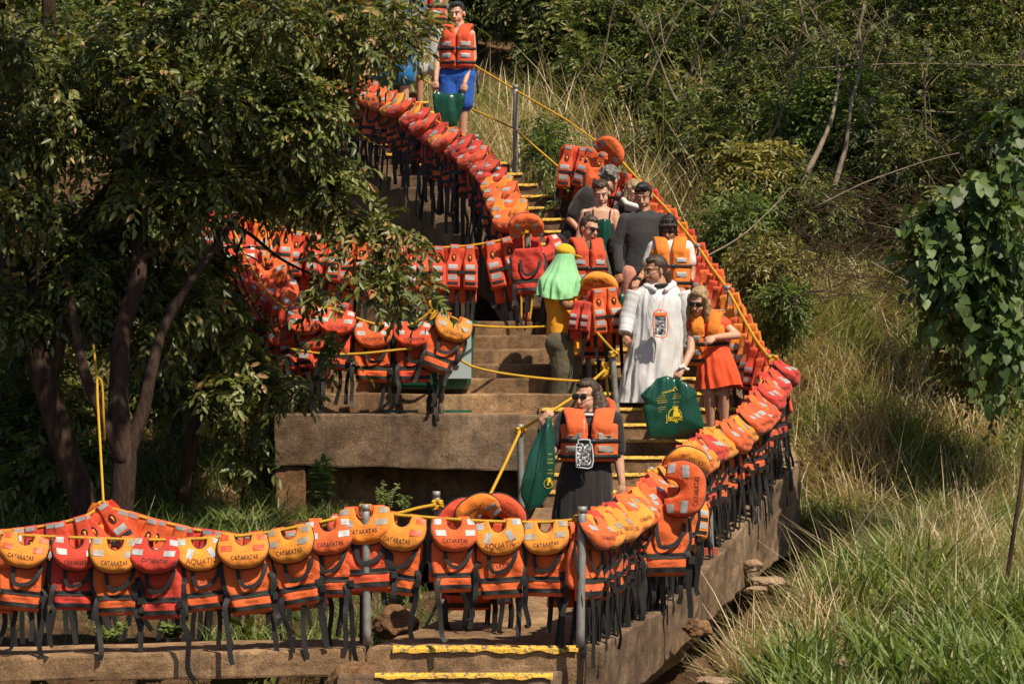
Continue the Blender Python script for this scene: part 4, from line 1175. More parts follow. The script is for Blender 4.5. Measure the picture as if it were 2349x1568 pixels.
def person(label, d, J, face, body=0.0, skin='skin_fair', hs=1.0, w=1.0, legs=True, curl=(.7, .7), lean=0.0, chub=1.0, floor=None, foot_yaw=None, visible_legs=False, mouth='lips'):
    """J: photo positions (x, y[, extra depth]) of the joints."""
    Q = {k: P(v[0], v[1], d + (v[2] if len(v) > 2 else 0)) for k, v in J.items()}
    fl = floor if floor is not None else zk((d - 25.05) / .3)
    pel = Q['pel']
    root = empty('person', (pel.x, pel.y, fl)); tag(root, label, 'person')
    lat = Vector((math.cos(body), math.sin(body), 0))
    for q_ in ('shL', 'shR'): Q[q_] = Q[q_] + Vector((0, 0, .030))
    shL, shR = Q['shL'], Q['shR']; ch = (shL + shR) / 2
    hw = .095 * w
    nk = Q.get('nk', ch + Vector((0, 0, .035)))
    hL = Q.get('hipL', pel - lat * hw); hR = Q.get('hipR', pel + lat * hw)
    H = Frame(Q['hd'], *face, k=hs)
    E = headparts(H, nk, chub)
    T = []                                    # torso, reused by the clothes
    def torso(i):
        sw = (shR - shL).length / 2; fw = Vector((-lat.y, lat.x, 0)); vs = []; fs = []; n = 24
        up = (ch - pel).normalized()
        rg = [(ch + up * .055, .055, .050), (ch + up * .035, sw * .55, .062), (ch + up * .008, sw * .92, .078), (ch - up * .03, sw * 1.02, .092 * w), (ch.lerp(pel, .28), max(sw * .93, .155 * w), .115 * w),
              (ch.lerp(pel, .6), .148 * w, .108 * w), (ch.lerp(pel, .85), .162 * w, .113 * w), (pel - up * .05, .168 * w, .118 * w), (pel - up * .10, .14 * w, .10 * w)]
        for c_, rx, ry in rg:
            for k in range(n):
                a = 2 * math.pi * k / n; vs.append(c_ + lat * (rx + i) * math.cos(a) + fw * (ry + i) * math.sin(a))
        for j_ in range(len(rg) - 1):
            for k in range(n): fs.append((j_ * n + k, (j_ + 1) * n + k, (j_ + 1) * n + (k + 1) % n, j_ * n + (k + 1) % n))
        fs.append(tuple(range(n))); fs.append(tuple((len(rg) - 1) * n + k for k in range(n - 1, -1, -1)))
        return [(vs, fs), cap(nk + Vector((0, 0, -.02)), .040 + i, shL * .75 + ch * .25 + Vector((0, 0, -.015)), .046 + i), cap(nk + Vector((0, 0, -.02)), .040 + i, shR * .75 + ch * .25 + Vector((0, 0, -.015)), .046 + i)]
    E += torso(0.0)
    E.append(cap(ch, .05, nk, .05))
    arms = {}
    for s, a in ((-1, 'L'), (1, 'R')):
        if 'el' + a not in Q: continue
        sh, el, wr = Q['sh' + a], Q['el' + a], Q['wr' + a]
        E.append(cap(sh + Vector((0, 0, -.02)), .052 * (.6 + .4 * w), el, .040 * (.6 + .4 * w))); E.append(cap(el, .041 * (.6 + .4 * w), wr, .027))
        hand(E, el if 'hn' + a not in Q else wr, wr if 'hn' + a not in Q else wr, 1, curl[0 if s < 0 else 1], s) if 'hn' + a not in Q else hand(E, wr - (Q['hn' + a] - wr), wr, 1, curl[0 if s < 0 else 1], s)
        arms[a] = (sh, el, wr)
    leg = {}
    if legs:
        for a, h in (('L', hL), ('R', hR)):
            an = Q.get('an' + a, Vector((h.x, h.y, fl + .09))); kn = Q.get('kn' + a, h.lerp(an, .5) + Vector((0, -.03, 0)))
            E.append(cap(h, .088 * w, kn, .055 * (.5 + .5 * w))); E.append(cap(kn, .054 * (.5 + .5 * w), an, .036))
            E.append(ell(kn.lerp(an, .3) + Vector((0, .02, 0)), (.052, .055, .10)))
            fy = body if foot_yaw is None else foot_yaw
            fd = Vector((math.sin(fy), -math.cos(fy), 0))
            E.append(cap(an + Vector((0, 0, -.045)) - fd * .02, .036, an + fd * .13 + Vector((0, 0, -.062)), .028))
            leg[a] = (h, kn, an, fd)
    link('body', blob('body', E, 0.0078, 3), skin, None).parent = root
    root.children[0].matrix_parent_inverse = Matrix.Translation(-root.location)
    ctx = dict(root=root, H=H, Q=Q, torso=torso, arms=arms, leg=leg, ch=ch, pel=pel, nk=nk, hL=hL, hR=hR, lat=lat, body=body, w=w, d=d, fl=fl, skin=skin)
    # face details
    for s in (-1, 1):
        addp(ctx, 'eye', [ell(H(s * .031, .086, .001), (.012 * hs, .0065 * hs, .0055 * hs), H.rot(), 10, 6)], 'eye_white')
        addp(ctx, 'iris', [ell(H(s * .031, .0915, .001), (.0065 * hs, .004 * hs, .0052 * hs), H.rot(), 8, 6)], 'eye_dark')
        addp(ctx, 'eyebrow', [cap(H(s * .018, .089, .022), .0045 * hs, H(s * .047, .079, .024), .0035 * hs)], 'hair_black')
    addp(ctx, 'mouth', [ell(H(0, .0955, -.064), (.024 * hs, .007 * hs, .008 * hs), H.rot(), 12, 6)], mouth)
    return ctx
def addp(c, name, elems, mat, parent=None):
    mb = MB()
    for vs, fs in elems: mb.add(vs, fs)
    o = mb.build(name, mat); o.parent = parent or c['root']; o.matrix_parent_inverse = Matrix.Translation(-c['root'].location)
    return o
def addb(c, name, elems, mat, voxel=.011, smooth=3, wr=0.0, wsc=12, seed=0):
    o = link(name, blob(name, elems, voxel, smooth, wr, wsc, seed), mat); o.parent = c['root']; o.matrix_parent_inverse = Matrix.Translation(-c['root'].location)
    return o
def sleeves(c, frac, i, which='LR'):
    E = []; k = .6 + .4 * c['w']
    for a in which:
        if a not in c['arms']: continue
        sh, el, wr = c['arms'][a]
        if frac <= 1:
            q = sh.lerp(el, frac); E.append(cap(sh + Vector((0, 0, -.015)), .055 * k + i, q, .048 * k + i))
        else:
            q = el.lerp(wr, frac - 1); E.append(cap(sh + Vector((0, 0, -.015)), .055 * k + i, el, .044 * k + i)); E.append(cap(el, .044 * k + i, q, .034 + i))
    return E
def shirt(c, mat, i=.014, frac=.5, wr=.008, name='shirt', extra=None, drop=0.0):
    E = c['torso'](i) + sleeves(c, frac, i)
    wr *= .7
    if drop: E.append(cap(c['hL'] - Vector((0, 0, drop)), .10 * c['w'] + i, c['hR'] - Vector((0, 0, drop)), .10 * c['w'] + i))
    return addb(c, name, E + (extra or []), mat, .011, 11, wr, 11, c['pel'].x * 9)
def trousers(c, mat, frac=2.0, i=.016, name='trousers', flare=1.0, wr=.008):
    E = [cap(c['hL'], .100 * c['w'] + i, c['hR'], .100 * c['w'] + i)]
    for a, (h, kn, an, fd) in c['leg'].items():
        if frac <= 1: E.append(cap(h, .092 * c['w'] + i, h.lerp(kn, frac), (.075 * c['w'] + i) * flare))
        else:
            E.append(cap(h, .092 * c['w'] + i, kn, .062 + i)); E.append(cap(kn, .062 + i, kn.lerp(an, frac - 1), (.048 + i) * flare))
    return addb(c, name, E, mat, .011, 6, wr, 9, c['pel'].z * 5)
def shoes(c, mat):
    for a, (h, kn, an, fd) in c['leg'].items():
        addb(c, 'shoe', [cap(an + Vector((0, 0, -.045)) - fd * .025, .044, an + fd * .14 + Vector((0, 0, -.06)), .034)], mat, .009, 2)
def hair(c, mat, style='short', seed=0):
    H = c['H']; k = H.k; rt = H.rot(); E = []
    e = lambda p, r: E.append(ell(H(*p), (r[0] * k, r[1] * k, r[2] * k), rt))
    if style == 'cap': return
    e((0, -.026, .040), (.082, .094, .094)); e((0, .010, .085), (.064, .070, .044))
    if style in ('short',): e((0, .035, .098), (.055, .045, .030)); e((0, -.05, -.01), (.070, .055, .06))
    if style in ('back', 'bun', 'half', 'long', 'fringe', 'parted'): e((0, -.055, -.01), (.070, .055, .085))
    if style == 'bun': e((0, -.06, .125), (.040, .038, .034))
    if style == 'fringe':
        e((0, -.075, .100), (.036, .034, .030)); E.append(cap(H(-.05, .078, .056), .022 * k, H(.05, .078, .056), .022 * k)); E.append(cap(H(-.04, .088, .040), .012 * k, H(.04, .088, .040), .012 * k))
        for s in (-1, 1): E.append(cap(H(s * .070, .035, .04), .020 * k, H(s * .078, .040, -.10), .010 * k))
    if style in ('long', 'parted'):
        for s in (-1, 1):
            E.append(cap(H(s * .066, .030, .05), .026 * k, H(s * .082, .030, -.08), .026 * k)); E.append(cap(H(s * .082, .030, -.08), .028 * k, H(s * .080, .045, -.23), .016 * k))
            E.append(cap(H(s * .05, -.06, -.03), .040 * k, H(s * .06, -.05, -.24), .022 * k))
    if style == 'side':
        E.append(cap(H(.062, -.03, .0), .042 * k, H(.088, .0, -.13), .036 * k)); E.append(cap(H(.088, .0, -.13), .036 * k, H(.085, .04, -.27), .018 * k)); E.append(cap(H(-.05, -.06, -.02), .04 * k, H(-.04, -.05, -.2), .022 * k)); e((0, -.055, -.01), (.070, .055, .085))
    if style == 'curly':
        rn = random.Random(3)
        for _ in range(70):
            a = rn.uniform(0, 6.28); b = rn.uniform(-.3, 1.4); q = Vector((math.cos(a) * math.cos(b) * .086, -.02 + math.sin(a) * math.cos(b) * .098, .035 + math.sin(b) * .10))
            if q.y > .06 and q.z < .07: continue
            E.append(ell(H(*q), (.017 * k, .017 * k, .016 * k), None, 8, 6))
    addb(c, 'hair', E, mat, .0068, 3 if style != 'curly' else 1, .0075, 26, seed)
def glasses(c, dark=True, up=0.0):
    H = c['H']; k = H.k; E = []; u = .004 + up; fw = .100 - abs(up) * .25
    if dark:
        for s in (-1, 1): E.append(ell(H(s * .034, fw, u), (.030 * k, .0075 * k, .023 * k), H.rot(), 14, 8))
        E.append(cap(H(-.02, fw + .002, u + .010), .003 * k, H(.02, fw + .002, u + .010), .003 * k))
    fr = MB()
    for s in (-1, 1):
        if not dark:
            pts = [H(s * .034 + .028 * math.cos(a), fw + .004, u + .020 * math.sin(a)) for a in np.linspace(0, 2 * math.pi, 17)]
            fr.tube(pts, .0024 * k, 5)
        fr.tube([H(s * .06, fw - .004, u + .010), H(s * .083, .06, u + .008), H(s * .083, -.005, u + .004)], .0028 * k, 5)
    fr.tube([H(-.008, fw + .008, u + .008), H(.008, fw + .008, u + .008)], .0026 * k, 5)
    E.append((fr.v, fr.f))
    addp(c, 'sunglasses' if dark else 'eyeglasses', E, 'lens_black')

def wvest(c, mat='fabric_orange', yaw=None, top=.0, length=.36, a=.165, b=.125, collar=True, up=0.0, refl='reflective', open_=5, pitch=0.0, roll=0.0, cmat=None, colback=True, shift=(0, 0, 0)):
    yaw = c['body'] if yaw is None else yaw
    w = c['w']; a *= w; b *= w
    o = c['ch'] + Vector(shift)
    Fm = Frame(o, yaw, pitch, roll)
    vest = empty('life_vest', c['root'].location); vest.parent = c['root']; vest.matrix_parent_inverse = Matrix.Translation(-c['root'].location)
    inv = Matrix.Translation(-c['root'].location)
    def put(n, me, m, par=vest):
        ob = link(n, me, m); ob.parent = par
        if par is vest: ob.matrix_parent_inverse = Matrix.Translation(-c['root'].location)
        return ob
    def wrap(t0, t1, z0, z1, o0, th, nu=18, nv=14, name='front_panel', er=.03):
        vs = []; fs = []
        W = abs(t1 - t0) * (a + b) / 2
        for side in (0, 1):
            for j in range(nv + 1):
                for i in range(nu + 1):
                    u = .5 - .5 * math.cos(math.pi * i / nu); v = .5 - .5 * math.cos(math.pi * j / nv)
                    th_ = t0 + (t1 - t0) * u; z = z0 + (z1 - z0) * v
                    q = min(ss(u * W / er), ss((1 - u) * W / er), ss(v * abs(z1 - z0) / er), ss((1 - v) * abs(z1 - z0) / er))
                    off = o0 + (th * (.15 + .85 * q) + .006 * nz3((th_ * 1.4, z * 9, 0), 2, c['pel'].x * 7) if side == 0 else 0)
                    vs.append(Fm((a + off) * math.sin(th_), (b + off) * math.cos(th_), z))
        n1 = (nu + 1) * (nv + 1)
        for j in range(nv):
            for i in range(nu):
                k = j * (nu + 1) + i; q = (k, k + 1, k + nu + 2, k + nu + 1)
                fs.append(q); fs.append(tuple(n1 + x for x in q[::-1]))
        for i in range(nu):
            fs.append((i, n1 + i, n1 + i + 1, i + 1)); k = nv * (nu + 1) + i; fs.append((k, k + 1, n1 + k + 1, n1 + k))
        for j in range(nv):
            k = j * (nu + 1); fs.append((k, k + nu + 1, n1 + k + nu + 1, n1 + k)); k += nu; fs.append((k, n1 + k, n1 + k + nu + 1, k + nu + 1))
        return mesh(name, vs, fs, True)
    g = R(open_ * .6); t = top; zt = -.045 + t; zb = zt - length
    for s in (-1, 1):
        fp = put('front_panel', wrap(s * g, s * R(66), zt, zb, .012, .055), mat)
        for za in (zt - length * .235, zt - length * .58):
            put('reflective_patch', wrap(s * R(14), s * R(44), za, za - .05, .071, .0045, 6, 3, 'reflective_patch', .002), refl, fp)
        for za in (zt - length * .40, zt - length * .80):
            put('webbing_band', wrap(s * g, s * R(66), za, za - .032, .070, .007, 10, 3, 'webbing_band', .002), 'webbing_black', fp)
            put('buckle', wrap(s * R(1), s * R(10), za + .004, za - .036, .074, .012, 5, 3, 'buckle', .004), 'plastic_black', fp)
        pts = [Fm(s * .078 * w, b + .026, zt - .09), Fm(s * .082 * w, b + .034, zt - .02), Fm(s * .098 * w, b * .72, .030 + t), Fm(s * .108 * w, 0, .052 + t), Fm(s * .094 * w, -b * .8, .02 + t), Fm(s * .09 * w, -b - .03, zt - .03)]
        cc = catmull(pts, 4); vs = []; fs = []; nn = 12
        for i, q in enumerate(cc):
            tt = (cc[min(i + 1, len(cc) - 1)] - cc[max(i - 1, 0)]).normalized(); nn_ = Fm.r.cross(tt).normalized()
            for k in range(nn):
                aa = 2 * math.pi * k / nn; vs.append(q + Fm.r * .068 * w * math.copysign(abs(math.cos(aa)) ** .5, math.cos(aa)) + nn_ * .026 * math.copysign(abs(math.sin(aa)) ** .7, math.sin(aa)))
        for i in range(len(cc) - 1):
            for k in range(nn): fs.append((i * nn + k, i * nn + (k + 1) % nn, (i + 1) * nn + (k + 1) % nn, (i + 1) * nn + k))
        fs.append(tuple(range(nn))); fs.append(tuple((len(cc) - 1) * nn + k for k in range(nn - 1, -1, -1)))
        put('shoulder_strap', mesh('shoulder_strap', vs, fs, True), mat)
    put('back_panel', wrap(R(110), R(250), zt, zb, .008, .03, 14, 8, 'back_panel'), mat)
    for za in (zt - length * .40, zt - length * .80):
        for s in (-1, 1): put('side_web', wrap(s * R(64), s * R(116), za, za - .032, .010, .006, 8, 2, 'side_web', .002), 'webbing_black')
    if collar:
        vs = []; fs = []; nu, nv = 26, 10
        for i in range(nu + 1):
            th_ = R(62) + (R(360 - 124)) * i / nu
            s = math.sin(math.pi * i / nu)
            for j in range(nv):
                aa = 2 * math.pi * j / nv
                rr = .105 + .052 * math.cos(aa) * (.45 + .55 * s) + .02 * s; zz = .045 + t + .022 * math.sin(aa) * (.6 + .4 * s) - .012 * s + .02
                vs.append(Fm(rr * 1.12 * math.sin(th_), rr * .95 * math.cos(th_), zz))
        for i in range(nu):
            for j in range(nv): fs.append((i * nv + j, i * nv + (j + 1) % nv, (i + 1) * nv + (j + 1) % nv, (i + 1) * nv + j))
        fs.append(tuple(range(nv))); fs.append(tuple(nu * nv + j for j in range(nv - 1, -1, -1)))
        co = put('collar', mesh('collar', vs, fs, True), cmat or mat)
        for s in (-1, 1):
            vs = []
            for i in range(5):
                th_ = s * R(78 + i * 7)
                for rr in (.10, .145): vs.append(Fm(rr * 1.12 * math.sin(th_), rr * .95 * math.cos(th_), .045 + t + .048 - .010 * abs(rr - .12) / .02))
            fs = [(i * 2, i * 2 + 1, i * 2 + 3, i * 2 + 2) for i in range(4)]
            put('reflective_patch', mesh('reflective_patch', vs, fs), refl, co)
    return Fm

def bagfold(q, c, seed):
    a = math.atan2(q.x - c.x, 1.1 + c.z - q.z)
    return .022 * math.sin(a * 34 + seed) * abs(math.sin(a * 17 + seed * 2)) * sm(-.4, .25, q.z - c.z) + .012 * math.sin(a * 15 + seed * 3) + .010 * nz3((q.x, 0, q.z), 4, seed)

def bag(label, px, d, thick=.05, text=None, seed=1, cx=None, mat='vinyl_green', tiltx=0.0):
    out = [P(x, y, d) for x, y in px]; out = [a_.lerp(b_, k_ / 5) for a_, b_ in zip(out, out[1:] + out[:1]) for k_ in range(5)]
    c = P(cx[0], cx[1], d) if cx else sum(out, Vector()) / len(out)
    nr = 12; vs = []; fs = []; n = len(out)
    for side in (-1, 1):
        for j in range(nr + 1):
            t_ = j / nr
            for i, p in enumerate(out):
                q = c.lerp(p, math.sin(t_ * math.pi / 2)); u = max(0.0, 1 - math.sin(t_ * math.pi / 2) ** 2.5)
                ang = math.atan2(p.z - c.z, p.x - c.x)
                y = side * (thick * math.sqrt(u) * .8 + .002)
                y += bagfold(q, c, seed) + tiltx * (q.z - c.z)
                vs.append((q.x, q.y + y, q.z))
    m = (nr + 1) * n
    for sd in (0, 1):
        for j in range(nr):
            for i in range(n):
                q = (sd * m + j * n + i, sd * m + j * n + (i + 1) % n, sd * m + (j + 1) * n + (i + 1) % n, sd * m + (j + 1) * n + i)
                fs.append(q if sd else q[::-1])
    for i in range(n): fs.append((nr * n + i, nr * n + (i + 1) % n, m + nr * n + (i + 1) % n, m + nr * n + i))
    root = empty('dry_bag', c + Vector((0, 0, -.2))); tag(root, label, 'bag')
    me = mesh('bag_body', vs, fs, True); o = keep(link('bag_body', me, mat), root)
    seam = MB(); seam.tube([Vector(p) + Vector((0, bagfold(p, c, seed) + tiltx * (p.z - c.z), 0)) for p in out + [out[0]]], .006, 6)
    keep(seam.build('seam', mat), root)
    return root, BVHTree.FromPolygons([Vector(v) for v in vs], fs), c
def drape(bvh, vs, off=.004):
    o = []
    for x, z, y0 in vs:
        h = bvh.ray_cast(Vector((x, y0 - 1.0, z)), Vector((0, 1, 0)))
        o.append((x, (h[0].y if h[0] else y0) - off, z))
    return o
def bagtext(bvh, root, s, c, w, d, rot=0.0, tall=1.0, name='lettering', mat='print_yellow', shear=0.0):
    vs, fs = text_raw(s); cr, sr = math.cos(rot), math.sin(rot); o = []
    for v in vs:
        a = v[0] * w + v[1] * w * tall * shear; b = v[1] * w * tall
        o.append((c.x + a * cr - b * sr, c.z + a * sr + b * cr, d))
    keep(link(name, mesh(name, drape(bvh, o), fs), mat), root)

def emblem(bvh, root, c, d, k=1.0, rot=0.0):
    mb = MB(); V = []
    def pl(pts):
        b = len(V); V.extend([(c.x + (x * math.cos(rot) - z * math.sin(rot)) * k, c.z + (x * math.sin(rot) + z * math.cos(rot)) * k, d) for x, z in pts]); return list(range(b, b + len(pts)))
    fs = []
    N = 28
    a_ = [2 * math.pi * i / N for i in range(N + 1)]
    r1 = pl([(.062 * math.cos(a), .062 * math.sin(a)) for a in a_]); r2 = pl([(.056 * math.cos(a), .056 * math.sin(a)) for a in a_])
    for i in range(N): fs.append((r1[i], r1[i + 1], r2[i + 1], r2[i]))
    for quad in ([(-.008, .075), (.028, .075), (.032, .02), (-.006, .02)], [(-.012, .03), (.045, .022), (.05, -.02), (-.02, -.02)], [(-.02, .078), (.035, .078), (.035, .070), (-.02, .070)]):
        q = pl(quad); fs.append(tuple(q))
    keep(link('emblem', mesh('emblem', drape(bvh, V, .005), fs), 'print_yellow'), root)

def pouch(label, x0, y0, x1, y1, d, frame, inner, lan, foil=True):
    c = P((x0 + x1) / 2, (y0 + y1) / 2, d); w = (x1 - x0) * d / F / 2; h = (y1 - y0) * d / F / 2
    root = empty('phone_pouch', c + Vector((0, 0, -h))); tag(root, label, 'phone pouch')
    mb = MB(); pts = [(-w, -h), (w, -h), (w, h * .55), (w * .7, h * .72), (w * .7, h), (-w * .7, h), (-w * .7, h * .72), (-w, h * .55)] if not foil else [(-w, -h), (w, -h), (w, h), (-w, h)]
    pp = [c + Vector((x, 0, z)) for x, z in pts]; mb.tube(catmull(pp + [pp[0]], 3), .006, 6); keep(mb.build('frame', frame), root)
    mb = MB()
    def fn(u, v):
        x = (u - .5) * 2 * w * .9; z = (v - .5) * 2 * h * .82 - (h * .08)
        return c + Vector((x, -.010 * ss(u / .1) * ss((1 - u) / .1) + .003 * nz3((x, 0, z), 40), z))
    mb.grid(fn, 14, 20); keep(mb.build('phone', inner), root)
    if foil:
        mb = MB(); mb.box(c.x - w * .95, c.x + w * .95, c.y - .016, c.y + .008, c.z + h * .72, c.z + h * .98); keep(mb.build('clip', frame, None, False), root)
    mb = MB()
    for q in lan: mb.tube([c + Vector((0, 0, h)), *[P(*r) for r in q]], .0022, 5)
    keep(mb.build('lanyard', 'cord_white' if not foil else 'pouch_orange'), root)

def cloak(c, name, mat, rings, f=7, depth=.12, seed=0.0, n=110, hem=0.0, gp=1.0):
    ctr = catmull([r[0] for r in rings], 6); rx = catmull([Vector((r[1], r[2], 0)) for r in rings], 6); m = len(ctr); vs = []; fs = []
    for j in range(m):
        g = (j / (m - 1)) ** gp
        for i in range(n):
            a = 2 * math.pi * i / n; z = ctr[j].z
            F_ = .55 * math.sin(f * a + seed + 1.6 * nz3((0, 0, z), 2.5, seed)) + .35 * math.sin(1.9 * f * a + seed * 2 + 3 * nz3((0, 0, z), 3, seed + 3)) + .7 * nz3((math.cos(a), math.sin(a), z * 3), 2.2, seed)
            F_ = -abs(F_) + .3; k = 1 + depth * g * F_ + .020 * nz3((math.cos(a) * 2, math.sin(a) * 2, z * 8), 2, seed + 7)
            vs.append(ctr[j] + Vector((rx[j].x * k * math.cos(a), rx[j].y * k * math.sin(a), hem * g * math.sin(2 * a + seed))))
    for j in range(m - 1):
        for i in range(n): fs.append((j * n + i, (j + 1) * n + i, (j + 1) * n + (i + 1) % n, j * n + (i + 1) % n))
    return addp(c, name, [(vs, fs)], mat)
def sleeve_tubes(c, mat, name, upto, i, wr=.006, which='LR'):
    for a in which:
        sh, el, wr_ = c['arms'][a]; q = el.lerp(wr_, upto); n = 26; pts = catmull([sh + Vector((0, 0, -.01)), sh.lerp(el, .5), el, el.lerp(q, .5), q], 7)
        L_ = len(pts); rs = [(.058 * (.6 + .4 * c['w']) + i) * (1 - .30 * k / L_) + wr * math.sin(k * 1.9 + 1.3 * math.sin(k * .7)) for k in range(L_)]
        mb = MB(); mb.tube(pts, rs, 18); addp(c, name, [(mb.v, mb.f)], mat)

# --- the people themselves -------------------------------------------------
c = person('person in black dress and orange vest holding the middle rope with a folded green bag', 22.7,
    dict(hd=(1346, 908), nk=(1358, 952), shL=(1296, 968), shR=(1406, 968), elL=(1268, 1032, -.08), wrL=(1243, 962, -.16), hnL=(1262, 946, -.18), elR=(1419, 1052), wrR=(1427, 1108, -.05), hnR=(1422, 1132, -.06), pel=(1344, 1130)),
    (R(-34), R(4), 0), 0.0, 'skin_fair', 1.10, 1.20, curl=(1.3, .6), chub=1.15, floor=-1.72)
Q = c['Q']
addb(c, 'dress', c['torso'](.018) + sleeves(c, .72, .022), 'cloth_black', .011, 8, .005, 9, 3)
cloak(c, 'skirt', 'cloth_black', [(P(1346, 1040, 22.7), .17, .14), (P(1345, 1064, 22.7), .196, .17), (P(1340, 1120, 22.7), .222, .19), (P(1336, 1200, 22.7), .245, .20), (P(1334, 1290, 22.7), .262, .21), (P(1334, 1350, 22.7), .27, .22)], 11, .14, 1.0, gp=.6)
hair(c, 'hair_brown', 'side', 2); glasses(c)
addb(c, 'loose_hair', [cap(P(1368, 890, 22.8), .045, P(1384, 930, 22.76), .046), cap(P(1384, 930, 22.76), .046, P(1392, 975, 22.62), .018), cap(P(1384, 930, 22.70), .03, P(1380, 985, 22.56), .012)], 'hair_brown', .008, 3, .006, 30)
wvest(c, 'fabric_orange', 0, top=.01, length=.30, a=.165, b=.135, open_=7, refl='reflective_worn', collar=False)
addb(c, 'collar', [cap(P(1402, 925, 22.85), .035, P(1410, 970, 22.8), .045), cap(P(1392, 918, 22.9), .03, P(1402, 925, 22.85), .035)], 'fabric_orange', .01, 3)
addb(c, 'neck_gaiter', [cap(P(1342, 950, 22.60), .013, P(1366, 951, 22.61), .015), cap(P(1366, 951, 22.61), .015, P(1378, 940, 22.70), .013)], 'cloth_white', .008, 2)
pouch('clear pouch with silver foil contents hanging on the chest of the person in black', 1322, 1008, 1358, 1070, 22.43, 'pouch_clear', 'foil_silver', [[(1340, 960, 22.42)]], False)
bg_, bv, bc = bag('folded green vinyl bag hanging from the raised hand of the person in black', [(1262, 952), (1240, 985), (1215, 1040), (1198, 1105), (1196, 1135), (1210, 1168), (1240, 1158), (1266, 1120), (1273, 1060), (1270, 1000)], 22.5, .035, seed=2.0)
cr = MB(); cr.tube([P(1262, 952, 22.44), P(1250, 1010, 22.42), P(1238, 1070, 22.42), P(1222, 1130, 22.43), P(1212, 1166, 22.45)], .004, 5); keep(cr.build('fold', 'vinyl_green'), bg_)
for yy, w_ in ((1040, .03), (1052, .035), (1060, .04), (1076, .03), (1084, .04)): bagtext(bv, bg_, '|||||||', P(1262, yy, 22.5), w_, 22.5, .0, .5, 'printed_lines')
emblem(bv, bg_, P(1258, 1108, 22.5), 22.5, .6)

c = person('person wearing a long shiny white raincoat and glasses, looking left', 26.75,
    dict(hd=(1503, 620), nk=(1514, 652), shL=(1459, 676), shR=(1562, 674), elL=(1440, 728, -.03), wrL=(1433, 768, -.1), hnL=(1442, 784, -.12), elR=(1582, 740), wrR=(1578, 800, .05), pel=(1508, 780)),
    (R(-58), R(6), 0), 0.0, 'skin_olive', 1.10, 1.25, curl=(1.2, .8), chub=1.2, floor=-.45)
cc_ = c['ch']
cloak(c, 'raincoat', 'raincoat_white', [(cc_ + Vector((0, 0, .075)), .062, .058), (cc_ + Vector((0, 0, .045)), .135, .080), (cc_ + Vector((0, 0, .01)), .200, .105), (P(1511, 690, 26.75), .235, .155), (P(1509, 730, 26.75), .235, .175), (P(1505, 780, 26.75), .250, .190), (P(1497, 850, 26.75), .275, .21), (P(1489, 922, 26.75), .30, .23)], 8, .16, 2.0)
addb(c, 'coat_shoulders', [cap(c['Q']['shL'] + Vector((.10, 0, .0)), .075, c['Q']['shL'].lerp(c['Q']['elL'], .35), .078), cap(c['Q']['shR'] - Vector((.10, 0, .0)), .075, c['Q']['shR'].lerp(c['Q']['elR'], .35), .078)], 'raincoat_white', .010, 8, .004, 6, 2)
sleeve_tubes(c, 'raincoat_white', 'sleeve', .9, .026, .0018)
addb(c, 'hood', [cap(P(1482, 655, 26.72), .032, P(1502, 664, 26.62), .024), cap(P(1545, 652, 26.75), .036, P(1528, 664, 26.62), .026), cap(P(1486, 652, 26.86), .036, P(1542, 650, 26.9), .038)], 'raincoat_white', .009, 6, .006, 9, 8)
addb(c, 'undershirt', [cap(P(1505, 655, 26.64), .020, P(1528, 653, 26.66), .020)], 'cloth_black', .007, 2)
hair(c, 'hair_brown', 'back', 5); glasses(c, False)
addb(c, 'ponytail', [cap(P(1528, 625, 26.85), .035, P(1536, 652, 26.88), .028)], 'hair_brown', .008, 1, .004, 40)
shoes(c, 'cloth_dark_grey')
pouch('orange rimmed phone pouch with crinkled silver front on the white raincoat', 1500, 716, 1529, 770, 26.42, 'pouch_orange', 'foil_silver', [[(1504, 672, 26.5)], [(1528, 665, 26.55)]])

c = person('person with long blond hair in orange shorts and vest leaning down to the right', 26.0,
    dict(hd=(1603, 690, -.08), nk=(1622, 728), shL=(1588, 745), shR=(1656, 742), elL=(1584, 806, -.12), wrL=(1565, 846, -.22), hnL=(1554, 862, -.25), elR=(1690, 768, -.04), wrR=(1640, 773, -.24), hnR=(1622, 778, -.26), pel=(1640, 832), knL=(1628, 902, -.1), knR=(1660, 906, -.06), anL=(1630, 980, 0), anR=(1662, 984, .02)),
    (R(-22), R(22), R(6)), R(-12), 'skin_fair', 1.04, .86, curl=(1.1, 1.1), floor=-.62, foot_yaw=0)
hair(c, 'hair_blond', 'parted', 3); glasses(c)
cloak(c, 'shorts', 'cloth_orange', [(P(1640, 790, 25.98), .115, .11), (P(1641, 815, 25.97), .150, .135), (P(1645, 845, 25.96), .178, .15), (P(1650, 886, 25.96), .205, .165)], 6, .22, 3.0, hem=.02, gp=.7)
shirt(c, 'cloth_orange', .012, .25)
wvest(c, 'fabric_amber', R(-10), top=.02, length=.37, a=.155, b=.115, open_=12, pitch=.14, cmat='fabric_amber')
addb(c, 'bracelet', [cap(P(1566, 838, 25.76), .018, P(1573, 846, 25.78), .018), cap(P(1560, 842, 25.74), .016, P(1566, 838, 25.76), .018), cap(P(1573, 846, 25.78), .018, P(1578, 846, 25.83), .015)], 'cloth_white', .007, 1, .004, 50)
shoes(c, 'cloth_black')
bg_, bv, bc = bag('large glossy green vinyl bag with yellow emblem held by the blond woman', [(1548, 868), (1530, 862), (1508, 868), (1488, 890), (1470, 905), (1482, 925), (1476, 934), (1484, 975), (1490, 1003), (1530, 1004), (1572, 994), (1614, 980), (1608, 950), (1596, 910), (1598, 900), (1586, 888), (1566, 874)], 25.72, .055, cx=(1542, 940), seed=.6)
bagtext(bv, bg_, 'ATENCION', P(1532, 897, 25.7), .115, 25.7, .28, 1.1)
